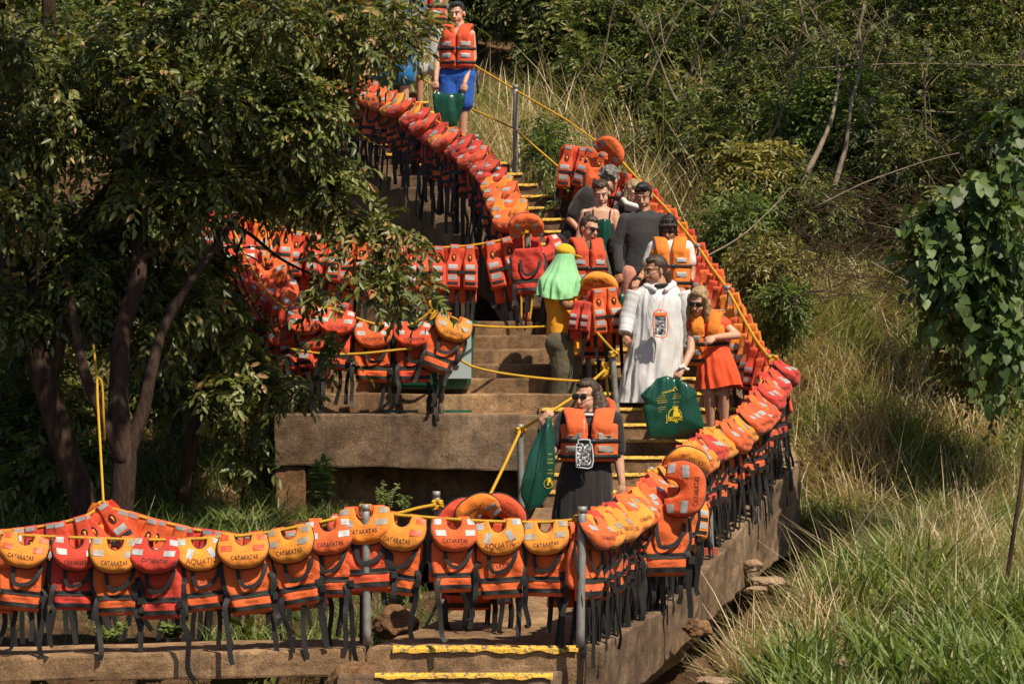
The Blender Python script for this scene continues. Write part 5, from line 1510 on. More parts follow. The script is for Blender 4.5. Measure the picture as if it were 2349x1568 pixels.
tr = MB(); tp = [P(1550, 886, 25.6), P(1556, 894, 25.6), P(1546, 896, 25.6)]; tp = drape(bv, [(p.x, p.z, 25.7) for p in tp + tp[:1]], .004); tr.tube(tp, .0022, 4); keep(tr.build('warning_triangle', 'print_yellow'), bg_)
for q, (x, y, w_) in enumerate([(1518, 907, .06), (1516, 912, .07), (1518, 917, .085), (1519, 922, .09), (1518, 933, .065), (1518, 938, .06), (1514, 944, .035), (1553, 902, .05), (1553, 907, .065), (1552, 912, .075), (1552, 921, .05), (1549, 927, .03)]):
    bagtext(bv, bg_, 'IIIIIIIIIIII' if q % 2 else 'IIIIIIIII', P(x, y, 25.7), w_, 25.7, .12, .35 if q % 2 else .3, 'printed_lines')
emblem(bv, bg_, P(1548, 950, 25.7), 25.7, .95, .04)
bagtext(bv, bg_, 'Jungle', P(1546, 959, 25.7), .150, 25.7, .06, 1.35)

c = person('person in yellow cap, pale green neck scarf and yellow shirt, handing out vests', 27.1,
    dict(hd=(1296, 590), nk=(1288, 628), shL=(1262, 655, -.08), shR=(1302, 650, .08), elL=(1300, 700, -.22), wrL=(1350, 706, -.26), hnL=(1362, 712, -.24), elR=(1335, 695, .0), wrR=(1374, 692, -.12), hnR=(1388, 684, -.14), pel=(1296, 790), knL=(1290, 850, -.12), anL=(1274, 930, -.05), knR=(1312, 850, .08), anR=(1306, 925, .1)),
    (R(112), R(14), 0), R(62), 'skin_brown', 1.02, 1.10, curl=(.6, .15), floor=-.33, foot_yaw=R(40))
shirt(c, 'cloth_yellow', .016, .62, .010, extra=[loft([(P(1292, 690, 27.1), .15, .15), (P(1294, 740, 27.1), .165, .16), (P(1296, 800, 27.1), .178, .165)], 30, 5, .05)])
trousers(c, 'cloth_olive', 1.95, .035)
H = c['H']
addb(c, 'cap', [ell(H(0, -.012, .052), (.090, .102, .078), H.rot()), ell(H(0, -.012, .05), (.093, .104, .05), H.rot())] , 'cloth_cap', .008, 2)
addb(c, 'cap_brim', [ell(H(0, .115, .040), (.066, .060, .012), H.rot())], 'cloth_cap', .006, 1)
addb(c, 'cap_strap', [ell(H(0, -.085, .035), (.045, .022, .026), H.rot())], 'cloth_mint', .006, 1)
cloak(c, 'neck_scarf', 'cloth_mint', [(H(0, -.01, .03), .088, .098), (P(1293, 602, 27.10), .112, .122), (P(1289, 622, 27.09), .150, .155), (P(1284, 642, 27.07), .192, .195), (P(1281, 662, 27.05), .205, .205), (P(1278, 682, 27.03), .198, .20)], 6, .20, 1.4, hem=.022, gp=.8)
shoes(c, 'cloth_black')
PR['h1'] = [proto_front(171, 'fabric_orange')]
hang('h1', P(1386, 660, 26.9), .35, -.10, .1, 'orange vest held out by the man in the yellow cap', 'life jackets being handed out', .92)
PR['h2'] = [proto_back(172, 'fabric_yellow', 'fabric_orange', 'reflective_orange', flop=R(-165))]
hang('h2', P(1362, 680, 27.15), .2, .0, .1, 'vest with yellow collar up under the arm of the man in the yellow cap', 'life jackets being handed out', 1.05)
PR['h3'] = [proto_front(173, 'fabric_red', False)]
hang('h3', P(1336, 690, 26.8), -.3, .12, 0, 'small red vest behind the post by the man in the yellow cap', 'life jackets being handed out', .6)

c = person('person in aviator sunglasses and a red life vest over an olive top', 28.0,
    dict(hd=(1352, 524), nk=(1346, 556), shL=(1312, 574), shR=(1374, 574), elL=(1306, 630), wrL=(1330, 680), elR=(1392, 640, .05), wrR=(1400, 690), pel=(1350, 680)),
    (R(38), R(10), R(4)), R(20), 'skin_fair', 1.03, .95)
shirt(c, 'cloth_olive', .016, 1.6); trousers(c, 'cloth_black'); hair(c, 'hair_brown', 'bun', 8); glasses(c)
addb(c, 'hair_lock', [cap(c['H'](.08, .0, -.05), .022, c['H'](.09, .02, -.26), .012)], 'hair_brown', .007, 1, .004, 40)
wvest(c, 'fabric_redorange', R(15), top=.02, length=.42, a=.16, b=.12, open_=4)

c = person('person with dark fringe and sunglasses, orange vest over a white printed tee', 27.95,
    dict(hd=(1534, 524), nk=(1537, 556), shL=(1501, 571), shR=(1574, 571), elL=(1480, 622), wrL=(1464, 643, -.18), elR=(1588, 622), wrR=(1585, 668, -.1), pel=(1542, 668)),
    (R(-12), R(22), 0), R(4), 'skin_tan', 1.03, .95)
shirt(c, 'cloth_white', .020, .62); trousers(c, 'cloth_dark_grey'); hair(c, 'hair_black', 'fringe', 9); glasses(c)
wvest(c, 'fabric_amber', R(-2), top=.02, length=.40, a=.165, b=.12, open_=5)
addb(c, 'bracelet', [cap(P(1460, 640, 27.76), .026, P(1466, 640, 27.76), .026)], 'cloth_black', .008, 1)

c = person('person in dark zipped jacket and pink shorts with sunglasses on his head', 28.45,
    dict(hd=(1476, 450), nk=(1478, 484), shL=(1434, 506), shR=(1516, 506), elL=(1415, 562), wrL=(1420, 622, -.08), hnL=(1421, 644, -.10), elR=(1535, 562, .02), wrR=(1532, 620), pel=(1468, 622)),
    (R(-14), R(16), R(-3)), 0, 'skin_tan', 1.08, .92)
shirt(c, 'cloth_dark_grey', .014, 1.96, .005, 'jacket', [cap(P(1462, 486, 28.42), .026, P(1494, 486, 28.42), .026), cap(P(1456, 490, 28.52), .035, P(1500, 490, 28.52), .035)])
addb(c, 'shorts', [cap(P(1448, 628, 28.42), .105, P(1446, 690, 28.42), .100), cap(P(1492, 628, 28.45), .105, P(1494, 690, 28.45), .100), cap(P(1460, 625, 28.45), .11, P(1482, 625, 28.45), .11)], 'cloth_pink', .011, 6, .004); hair(c, 'hair_black', 'short', 10); glasses(c, True, .072)

c = person('person in black camisole clutching a green bag to her chest', 28.9,
    dict(hd=(1380, 443), nk=(1378, 472), shL=(1342, 492), shR=(1410, 492), elL=(1326, 552), wrL=(1360, 574, -.16), elR=(1418, 540, -.05), wrR=(1408, 548, -.2), hnR=(1400, 566, -.22), pel=(1380, 600)),
    (R(-6), R(18), R(-3)), 0, 'skin_fair', 1.05, .90)
Qc = c['torso'](.012)
addb(c, 'camisole', [cap(P(1360, 524, 28.9), .085, P(1368, 600, 28.9), .098), cap(P(1396, 524, 28.9), .085, P(1392, 600, 28.9), .098)], 'cloth_black', .010, 3, .004)
addp(c, 'strap', [cap(P(1361, 480, 28.83), .006, P(1361, 515, 28.80), .006)], 'cloth_black'); addp(c, 'strap', [cap(P(1401, 480, 28.83), .006, P(1397, 515, 28.80), .006)], 'cloth_black')
trousers(c, 'cloth_dark_grey'); hair(c, 'hair_brown', 'back', 11)
bag('green vinyl bag hugged upright by the person in the black camisole', [(1370, 506), (1386, 502), (1400, 506), (1402, 535), (1398, 565), (1392, 600), (1376, 600), (1366, 560), (1368, 530)], 28.62, .03, seed=4.0)

c = person('person with curly grey hair and black tee bending away behind the others', 29.5,
    dict(hd=(1398, 414, .12), nk=(1382, 440, .1), shL=(1332, 462), shR=(1380, 446, .2), elL=(1308, 505, -.05), wrL=(1330, 530, -.1), pel=(1318, 560, .1)),
    (R(150), R(25), 0), R(20), 'skin_tan', 1.12, 1.12)
shirt(c, 'cloth_black', .02, .7, .008, extra=[cap(P(1345, 452, 29.5), .11, P(1312, 540, 29.55), .12)]); trousers(c, 'cloth_black'); hair(c, 'hair_grey', 'curly', 12)

c = person('person with blond hair and white scarf half hidden behind the dark jacket', 29.3,
    dict(hd=(1452, 440), nk=(1447, 470), shL=(1416, 490), shR=(1480, 490), elL=(1406, 545), wrL=(1412, 590), elR=(1490, 545), wrR=(1490, 590), pel=(1448, 600)),
    (R(20), R(26), R(8)), 0, 'skin_fair', 1.0, .95)
shirt(c, 'cloth_black', .018, 1.8); trousers(c, 'cloth_dark_grey'); hair(c, 'hair_blond', 'parted', 13)
addb(c, 'scarf', [cap(P(1436, 466, 29.15), .03, P(1462, 474, 29.12), .03), cap(P(1430, 458, 29.25), .028, P(1436, 466, 29.15), .03)], 'cloth_white', .009, 2, .004, 30)

c = person('person in blue swim shorts and red vest at the top of the steps', 32.0,
    dict(hd=(1049, 31), nk=(1054, 62), shL=(1022, 82), shR=(1080, 80), elL=(1003, 136, -.05), wrL=(1000, 184, -.14), hnL=(1000, 206, -.16), elR=(1086, 132), wrR=(1066, 190, -.16), hnR=(1060, 212, -.18), pel=(1047, 176), knL=(1034, 262, -.05), anL=(1034, 338), knR=(1063, 256, -.05), anR=(1060, 338)),
    (R(-20), R(8), R(-3)), R(-8), 'skin_fair', 1.06, .98, curl=(1.2, 1.2), floor=2.36)
trousers(c, 'cloth_blue', .72, .034, 'swim_shorts', 1.1, .006); hair(c, 'hair_black', 'short', 14)
wvest(c, 'fabric_redorange', R(-8), top=.02, length=.38, a=.165, b=.12, open_=3)
addp(c, 'dangling_strap', [cap(P(1092, 160, 32.0), .012, P(1097, 212, 32.0), .014)], 'webbing_black')
bag('dark green bag held open in front of the blue swim shorts', [(993, 214), (1000, 208), (1030, 216), (1062, 214), (1067, 222), (1058, 255), (1046, 288), (1025, 291), (1004, 289), (996, 250)], 31.75, .05, seed=5.0)

c = person('person in a blue shirt and teal shorts half hidden by leaves at the top', 33.3,
    dict(hd=(935, -62), nk=(930, -28), shL=(896, -14), shR=(956, -14), elL=(884, 40), wrL=(888, 80), elR=(966, 40), wrR=(960, 78), pel=(908, 76)),
    (R(20), R(5), 0), 0, 'skin_fair', 1.0, 1.1)
shirt(c, 'cloth_blue', .02, .7, extra=[cap(P(925, 20, 33.3), .15, P(915, 60, 33.3), .14)]); trousers(c, 'cloth_teal', .95, .035, 'shorts', 1.2); hair(c, 'hair_brown', 'short', 15)
c = person('person in grey shorts and red vest behind the leaves beside the boy', 33.9,
    dict(hd=(985, -60), nk=(984, -28), shL=(954, -12), shR=(1012, -12), elL=(948, 36), wrL=(956, 76), elR=(1020, 36), wrR=(1012, 78), pel=(982, 84)),
    (R(-10), R(5), 0), 0, 'skin_tan', 1.0, 1.0)
shirt(c, 'cloth_grey', .018, .6); trousers(c, 'cloth_silver', .95, .03, 'shorts', 1.2); hair(c, 'hair_black', 'short', 16)
wvest(c, 'fabric_redorange', 0, top=.02, length=.36, collar=False)
bag('green vinyl bag beside the raincoat sleeve', [(1420, 674), (1450, 672), (1456, 700), (1440, 740), (1424, 735), (1416, 700)], 27.35, .04, seed=6.0)
# ---------------------------------------------------------------- vegetation
RNG = np.random.default_rng(12)
def leafmat(name, stops, rough=0.42, transl=0.28, spec=0.45):
    t = NT(name)
    at = t.n('Attribute', attribute_name='var')
    col = t.ramp(at.outputs['Fac'], stops)
    t.color(col); t.set(rough=rough, spec=spec)
    tr = t.n('BsdfTranslucent'); t.l(t.mix(1.0, col, (1.5, 1.6, 0.6), 'MULTIPLY'), tr.inputs['Color'])
    ms = t.n('MixShader'); ms.inputs[0].default_value = transl
    t.l(t.b.outputs[0], ms.inputs[1]); t.l(tr.outputs[0], ms.inputs[2]); t.l(ms.outputs[0], t.out.inputs['Surface'])
    M[name] = t.m
leafmat('leaf_glossy', [(0.0, (0.040, 0.052, 0.010)), (0.5, (0.098, 0.122, 0.024)), (0.9, (0.21, 0.225, 0.055)), (0.975, (0.36, 0.22, 0.09))], 0.42, 0.28, 0.5)
leafmat('leaf_mid', [(0.0, (0.028, 0.042, 0.009)), (0.5, (0.092, 0.122, 0.026)), (0.92, (0.22, 0.245, 0.06)), (0.98, (0.30, 0.22, 0.09))], 0.5, 0.35)
leafmat('leaf_bright', [(0.0, (0.06, 0.09, 0.016)), (0.6, (0.13, 0.19, 0.04)), (1.0, (0.22, 0.27, 0.07))], 0.48, 0.35)
leafmat('leaf_yellow', [(0.0, (0.08, 0.085, 0.018)), (0.5, (0.20, 0.175, 0.035)), (1.0, (0.38, 0.31, 0.08))], 0.38, 0.3)
leafmat('leaf_heart', [(0.0, (0.030, 0.060, 0.014)), (0.6, (0.075, 0.125, 0.030)), (1.0, (0.13, 0.19, 0.05))], 0.5, 0.3)
leafmat('grass_green', [(0.0, (0.07, 0.105, 0.022)), (0.6, (0.175, 0.24, 0.07)), (1.0, (0.34, 0.36, 0.14))], 0.5, 0.35)
leafmat('grass_dry', [(0.0, (0.20, 0.14, 0.07)), (0.5, (0.48, 0.37, 0.21)), (1.0, (0.74, 0.62, 0.42))], 0.6, 0.25, 0.3)
t = NT('bark_brown')
vm = t.n('Mapping'); t.l(t.geo(), vm.inputs['Vector']); vm.inputs['Scale'].default_value = (9, 9, 2.2)
n = t.noise(2.2, 6, 0.7, vm.outputs[0])
t.color(t.ramp(n, [(0.3, (0.022, 0.013, 0.009)), (0.55, (0.060, 0.036, 0.024)), (0.75, (0.11, 0.072, 0.05))])); t.bump(n, 1.0, 0.04); t.set(rough=0.85, spec=0.2); M['bark_brown'] = t.m
t = NT('bark_pale')
n = t.noise(9, 5, 0.7); t.color(t.ramp(n, [(0.3, (0.10, 0.075, 0.05)), (0.7, (0.27, 0.21, 0.15))])); t.bump(n, 0.6, 0.01); t.set(rough=0.8); M['bark_pale'] = t.m
t = NT('rock_tan')
n = t.noise(7, 6, 0.7); t.color(t.ramp(n, [(0.3, (0.14, 0.085, 0.05)), (0.55, (0.32, 0.21, 0.13)), (0.75, (0.45, 0.33, 0.22))])); t.bump(n, 1.0, 0.04); t.set(rough=0.9); M['rock_tan'] = t.m

def nrmz(a): return a / np.maximum(np.linalg.norm(a, axis=1, keepdims=True), 1e-9)
def fast_mesh(name, V, quads, var, smooth=False):
    me = bpy.data.meshes.new(name)
    nv = len(V); nf = len(quads)
    me.vertices.add(nv); me.vertices.foreach_set('co', np.ascontiguousarray(V, dtype=np.float32).ravel())
    me.loops.add(nf * 4); me.loops.foreach_set('vertex_index', np.ascontiguousarray(quads, dtype=np.int32).ravel())
    me.polygons.add(nf); me.polygons.foreach_set('loop_start', np.arange(0, nf * 4, 4, dtype=np.int32))
    me.update(calc_edges=True)
    a = me.attributes.new('var', 'FLOAT', 'POINT'); a.data.foreach_set('value', np.ascontiguousarray(var, dtype=np.float32))
    return me
SHAPES = {
    'oval': ([(0, 0), (.30, .5), (.68, .42), (1.0, 0), (.68, -.42), (.30, -.5)], [(0, 1, 2, 3), (0, 3, 4, 5)]),
    'heart': ([(0, 0), (-.12, .32), (.18, .56), (.62, .36), (1.02, 0), (.62, -.36), (.18, -.56), (-.12, -.32)], [(0, 1, 2, 3), (0, 3, 4, 4), (0, 4, 4, 5), (0, 5, 6, 7)]),
}
def leaves(name, pos, d, nrm, L, wr, var, shape='oval', fold=.16, droop=.12):
    d = nrmz(d); side = nrmz(np.cross(d, nrm)); n = np.cross(side, d)
    sh = SHAPES['oval'] if shape == 'oval' else None
    if shape == 'heart':
        pts = [(0, 0), (-.14, .30), (.16, .56), (.60, .38), (1.02, 0), (.60, -.38), (.16, -.56), (-.14, -.30)]; qs = [(0, 1, 2, 3), (0, 3, 4, 5), (0, 5, 6, 7)]
    else: pts, qs = sh
    N = len(pos); k = len(pts)
    V = np.empty((N, k, 3))
    for i, (u, v) in enumerate(pts):
        V[:, i] = pos + d * (u * L)[:, None] + side * (v * L * wr)[:, None] + n * ((abs(v) * fold - droop * u * u) * L)[:, None]
    Q = np.concatenate([np.array(qs)[None, :, :] + (np.arange(N) * k)[:, None, None]]).reshape(-1, 4)
    return fast_mesh(name, V.reshape(-1, 3), Q, np.repeat(var, k))
def sprays(centres, radii, ntw, m, tl, L, wr, rng, droop=.35, dirbias=(0, -.25, -.15), ang=.75, twig_r=.0022, fill=1.0, varc=None, tone=(.0, .9), inner=0.15):
    """Leafy twigs scattered through ellipsoidal clumps; returns leaf arrays and twig segments."""
    T = ntw * len(centres)
    ci = np.repeat(np.arange(len(centres)), ntw)
    C = np.array([tuple(c) for c in centres])[ci]; Rr = np.array(radii)[ci]
    o = rng.normal(size=(T, 3)); o = nrmz(o) * (rng.uniform(inner, 1, (T, 1)) ** .5)
    S = C + o * Rr
    D = nrmz(o * 0.8 + rng.normal(size=(T, 3)) * .45 + np.array(dirbias))
    Lt = tl * rng.uniform(.6, 1.3, T)
    sidev = nrmz(np.cross(D, rng.normal(size=(T, 3)) * .5 + np.array([0, 0, 1.0])))
    tv = rng.uniform(*tone, T)
    pos = []; dr = []; nm = []; LL = []; va = []
    for j in range(m):
        f = (j + .6) / m; sg = 1 if j % 2 else -1
        p = S + D * (Lt * f)[:, None] + np.array([0, 0, -1.0]) * (Lt * f * f * droop)[:, None]
        tdir = D + np.array([0, 0, -1.0]) * (2 * f * droop)
        last = j == m - 1
        dd = tdir * (1.0 if last else (1 - ang * .55)) + sidev * (0 if last else sg * ang) + rng.normal(size=(T, 3)) * .22 + np.array([0, 0, -.18])
        pos.append(p); dr.append(dd); nm.append(np.cross(sidev, tdir) + rng.normal(size=(T, 3)) * .35)
        LL.append(L * rng.uniform(.65, 1.2, T)); va.append(np.clip(tv + rng.normal(size=T) * .12, 0, 1))
    tw = [(S, S + D * (Lt * .5)[:, None] + np.array([0, 0, -1.]) * (Lt * .25 * droop)[:, None], S + D * Lt[:, None] + np.array([0, 0, -1.]) * (Lt * droop)[:, None])]
    return np.concatenate(pos), np.concatenate(dr), np.concatenate(nm), np.concatenate(LL), wr, np.concatenate(va), tw, (C, S)
def twig_mesh(name, tw, r):
    V = []; Q = []; off = 0
    for A, B, Cc in tw:
        n = len(A)
        for k, (p, q, ra, rb) in enumerate(((A, B, r, r * .8), (B, Cc, r * .8, r * .35))):
            d = nrmz(q - p); x = nrmz(np.cross(d, np.array([.3, .2, 1.0]) + 0 * d)); y = np.cross(d, x)
            vs = np.empty((n, 6, 3))
            for i in range(3):
                a = 2 * math.pi * i / 3; o = x * math.cos(a) + y * math.sin(a)
                vs[:, i] = p + o * ra; vs[:, 3 + i] = q + o * rb
            V.append(vs.reshape(-1, 3)); b = off + np.arange(n)[:, None, None] * 6
            Q.append((b + np.array([(i, (i + 1) % 3, 3 + (i + 1) % 3, 3 + i) for i in range(3)])[None]).reshape(-1, 4)); off += n * 6
    V = np.concatenate(V); return fast_mesh(name, V, np.concatenate(Q), np.zeros(len(V)))
def limb(mb, pts, r0, r1, wob=.02, seed=0):
    p = catmull(pts, 6); n = len(p)
    p = [q + Vector((nz3(q, 2.2, seed), nz3(q, 2.2, seed + 3), 0)) * wob for q in p]
    mb.tube(p, [r0 + (r1 - r0) * (i / (n - 1)) ** .8 for i in range(n)], 9)
def tree(name, cat, label, group, base, limbs, clumps, leafm, L, wr, ntw, m, tl, bark='bark_brown', seed=1, droop=.35, shape='oval', tone=(0, .9), twr=.0024, crown='crown', bias=(0, -.25, -.15), spokes=True):
    rng = np.random.default_rng(seed)
    root = empty(name, base); tag(root, label, cat, group)
    if limbs:
        mb = MB()
        for i, (pts, r0, r1) in enumerate(limbs): limb(mb, pts, r0, r1, .03, seed + i)
        keep(mb.build('trunk' if cat == 'tree' else 'stem', bark), root)
    cs = [c[0] for c in clumps]; rs = [c[1] for c in clumps]
    pos, d, n, LL, w, va, tw, _ = sprays(cs, rs, ntw, m, tl, L, wr, rng, droop, bias, tone=tone)
    keep(link(crown, leaves(crown, pos, d, n, LL, w, va, shape), leafm), root)
    keep(link('twigs', twig_mesh('twigs', tw, twr), 'bark_pale'), root)
    return root
def ck(x, y, d, rx, ry, rd=None, s=None):
    """clump from a photo position: centre and radii in metres"""
    k = d / F
    return (P(x, y, d), (rx * k, rd if rd else min(rx, ry) * k * 1.1, ry * k))

rv = random.Random(44)
def cells(x0, x1, y0, y1, d0, d1, n, r0=45, r1=80, mask=None, sq=.65):
    out = []; tries = 0
    while len(out) < n and tries < 5000:
        tries += 1
        x = rv.uniform(x0, x1); y = rv.uniform(y0, y1)
        if mask and not mask(x, y): continue
        r = rv.uniform(r0, r1); out.append(ck(x, y, rv.uniform(d0, d1), r, r * sq))
    return out
TG = 'trees standing on the left bank'
# 1: leaning trunk at far left
cl = cells(-60, 330, 90, 330, 23.2, 25.0, 16) + cells(-60, 260, 330, 520, 23.4, 25.0, 7) + cells(0, 330, 560, 720, 23.6, 24.6, 9, 40, 65)
tree('broadleaf_tree', 'tree', 'dark glossy leaved tree with a thick leaning trunk at the far left', TG, P(205, 1200, 23.8),
     [(PX([(210, 1240, 23.8), (195, 1170, 23.8), (160, 1050, 23.8), (105, 880, 23.8), (60, 740, 23.9), (20, 600, 24), (10, 420, 24.2)]), .14, .075),
      (PX([(105, 880, 23.8), (140, 760, 23.9), (150, 640, 24), (190, 520, 24.2), (260, 410, 24.3), (300, 300, 24.3)]), .08, .03),
      (PX([(60, 740, 23.9), (100, 560, 24.2), (105, 300, 24.6), (110, 60, 24.8), (112, -60, 24.8)]), .08, .06)],
     cl, 'leaf_glossy', .092, .40, 46, 9, .27, seed=21)
# 2: forked trunk carrying the rope
cl = cells(280, 720, 40, 330, 23.4, 25.2, 24) + cells(280, 660, 330, 560, 23.6, 25.2, 13, 40, 70, lambda x, y: x + (y - 330) * .9 < 585) + cells(180, 450, 560, 760, 23.8, 24.8, 14, 40, 70)
tree('broadleaf_tree', 'tree', 'glossy leaved tree with a low forked trunk behind the taut yellow rope', TG, P(270, 1200, 23.2),
     [(PX([(272, 1260, 23.2), (275, 1180, 23.2), (286, 1050, 23.2), (275, 960, 23.2), (270, 870, 23.3), (285, 740, 23.5), (318, 600, 23.7), (312, 470, 24), (350, 330, 24.3), (420, 150, 24.5)]), .115, .05),
      (PX([(286, 1055, 23.2), (322, 960, 23.2), (345, 870, 23.2), (380, 740, 23.4), (470, 600, 23.6), (540, 500, 24)]), .075, .025),
      (PX([(280, 1060, 23.15), (235, 960, 23.15), (195, 850, 23.2), (165, 740, 23.5), (150, 600, 23.8)]), .065, .03),
      (PX([(318, 600, 23.7), (420, 520, 23.8), (500, 440, 24), (640, 400, 24.2)]), .04, .012)],
     cl, 'leaf_glossy', .092, .40, 46, 9, .27, seed=22)
# 3: spreading tree whose branches reach over the vests
def m3(x, y): return y < 120 + (980 - x) * .9 or x < 760
cl = cells(700, 965, -40, 150, 24.2, 26.0, 30, 40, 66, lambda x, y: y < 130 - (x - 700) * .12 or x > 830 and y < 110) + cells(560, 745, 170, 420, 24.3, 25.6, 15, 40, 62) + cells(745, 860, 380, 440, 24.4, 24.8, 3, 26, 40) + cells(450, 680, 380, 450, 24.4, 25.4, 6, 36, 52) \
    + cells(690, 950, 440, 600, 24.2, 24.8, 4, 26, 42, lambda x, y: abs(y - (430 + (x - 690) * .65)) < 70) + cells(740, 985, 600, 700, 24.2, 24.8, 3, 24, 38) \
    + [ck(860, 510, 24.5, 50, 18), ck(930, 535, 24.5, 45, 14), ck(905, 650, 24.5, 55, 26), ck(960, 672, 24.5, 40, 18), ck(762, 790, 25.3, 30, 18)]
tree('broadleaf_tree', 'tree', 'tree with pale bare twigs spreading leafy sprays over the hanging vests', TG, P(420, 1090, 25.0),
     [(PX([(420, 1150, 25.4), (440, 980, 25.3), (470, 800, 25.3), (500, 640, 25.2), (505, 500, 25.2), (520, 380, 25.1), (600, 250, 25)]), .07, .03),
      (PX([(505, 500, 25.2), (560, 530, 25.0), (640, 590, 25.0), (740, 640, 24.6), (860, 690, 24.5)]), .022, .006),
      (PX([(600, 250, 25.0), (640, 400, 25.0), (700, 470, 25.1), (770, 520, 24.6), (860, 560, 24.5)]), .020, .006),
      (PX([(560, 530, 25.0), (540, 600, 24.9), (580, 700, 24.9), (640, 780, 24.9)]), .014, .004),
      (PX([(600, 250, 25.0), (740, 220, 25), (880, 160, 25.1), (980, 60, 25.2)]), .022, .006),
      (PX([(640, 380, 25.0), (740, 330, 25.1), (830, 320, 25.2), (900, 350, 25.3)]), .014, .004)],
     cl, 'leaf_glossy', .095, .38, 15, 9, .28, seed=23, tone=(.2, 1.0), twr=.0035)
# 4: lower dark boughs to the left of the platform
cl = cells(420, 660, 560, 900, 24.8, 25.9, 20, 38, 62, lambda x, y: x < 490 + (y - 560) * .3) + [ck(620, 870, 25.3, 48, 55), ck(662, 892, 25.2, 36, 16), ck(545, 840, 25.3, 50, 50), ck(560, 950, 25.3, 40, 40), ck(562, 1040, 25.4, 24, 60)]
tree('broadleaf_tree', 'tree', 'slender dark tree with drooping boughs against the left end of the platform', TG, P(640, 1160, 26.1),
     [(PX([(560, 1180, 25.9), (575, 1040, 25.9), (590, 900, 25.8), (570, 760, 25.7), (540, 640, 25.6)]), .035, .015),
      (PX([(590, 900, 25.8), (630, 880, 25.5), (690, 850, 25.3)]), .014, .005), (PX([(575, 1040, 25.9), (480, 960, 25.6), (420, 900, 25.4)]), .02, .006)],
     cl, 'leaf_glossy', .105, .38, 17, 9, .28, seed=24, tone=(0.1, .95))
# 5: high canopy out of the picture that shades the left bank
cl = []
for q in range(92):
    x = rv.uniform(-8.5, -1.3); y = rv.uniform(20.4, 31) if q < 60 else rv.uniform(20.4, 22.8)
    if q >= 60: x = rv.uniform(-5.5, -1.0); z = rv.uniform(0, 1.4) + 850 * y / F + .75
    cl.append((Vector((x, y, z)), (.62, .62, .42)))
tree('broadleaf_tree', 'tree', 'tall tree at the left edge whose high canopy shades the bank', TG, P(-160, 1150, 25),
     [(PX([(-160, 1300, 25), (-150, 900, 25), (-120, 400, 25), (-60, -60, 25), (200, -260, 25)]), .2, .1), (PX([(-120, 400, 25), (-260, 0, 26), (-300, -260, 26)]), .1, .05)],
     cl, 'leaf_glossy', .17, .42, 22, 9, .42, seed=25)
# unseen canopy added beyond the frame to throw broken shade on the right hillside
cl = []
for q in range(46):
    x = rv.uniform(2.5, 11); y = rv.uniform(29, 39); z = 850 * y / F + rv.uniform(.9, 2.2)
    cl.append((Vector((x, y, z)), (.75, .75, .45)))
tree('broadleaf_tree', 'tree', 'unseen tree added beyond the top right corner to shade the hillside', 'unseen shade trees added over the right bank', P(2520, 500, 33),
     [(PX([(2520, 520, 33), (2500, 100, 33), (2450, -250, 33)]), .2, .1)], cl, 'leaf_mid', .17, .42, 26, 9, .42, seed=26)
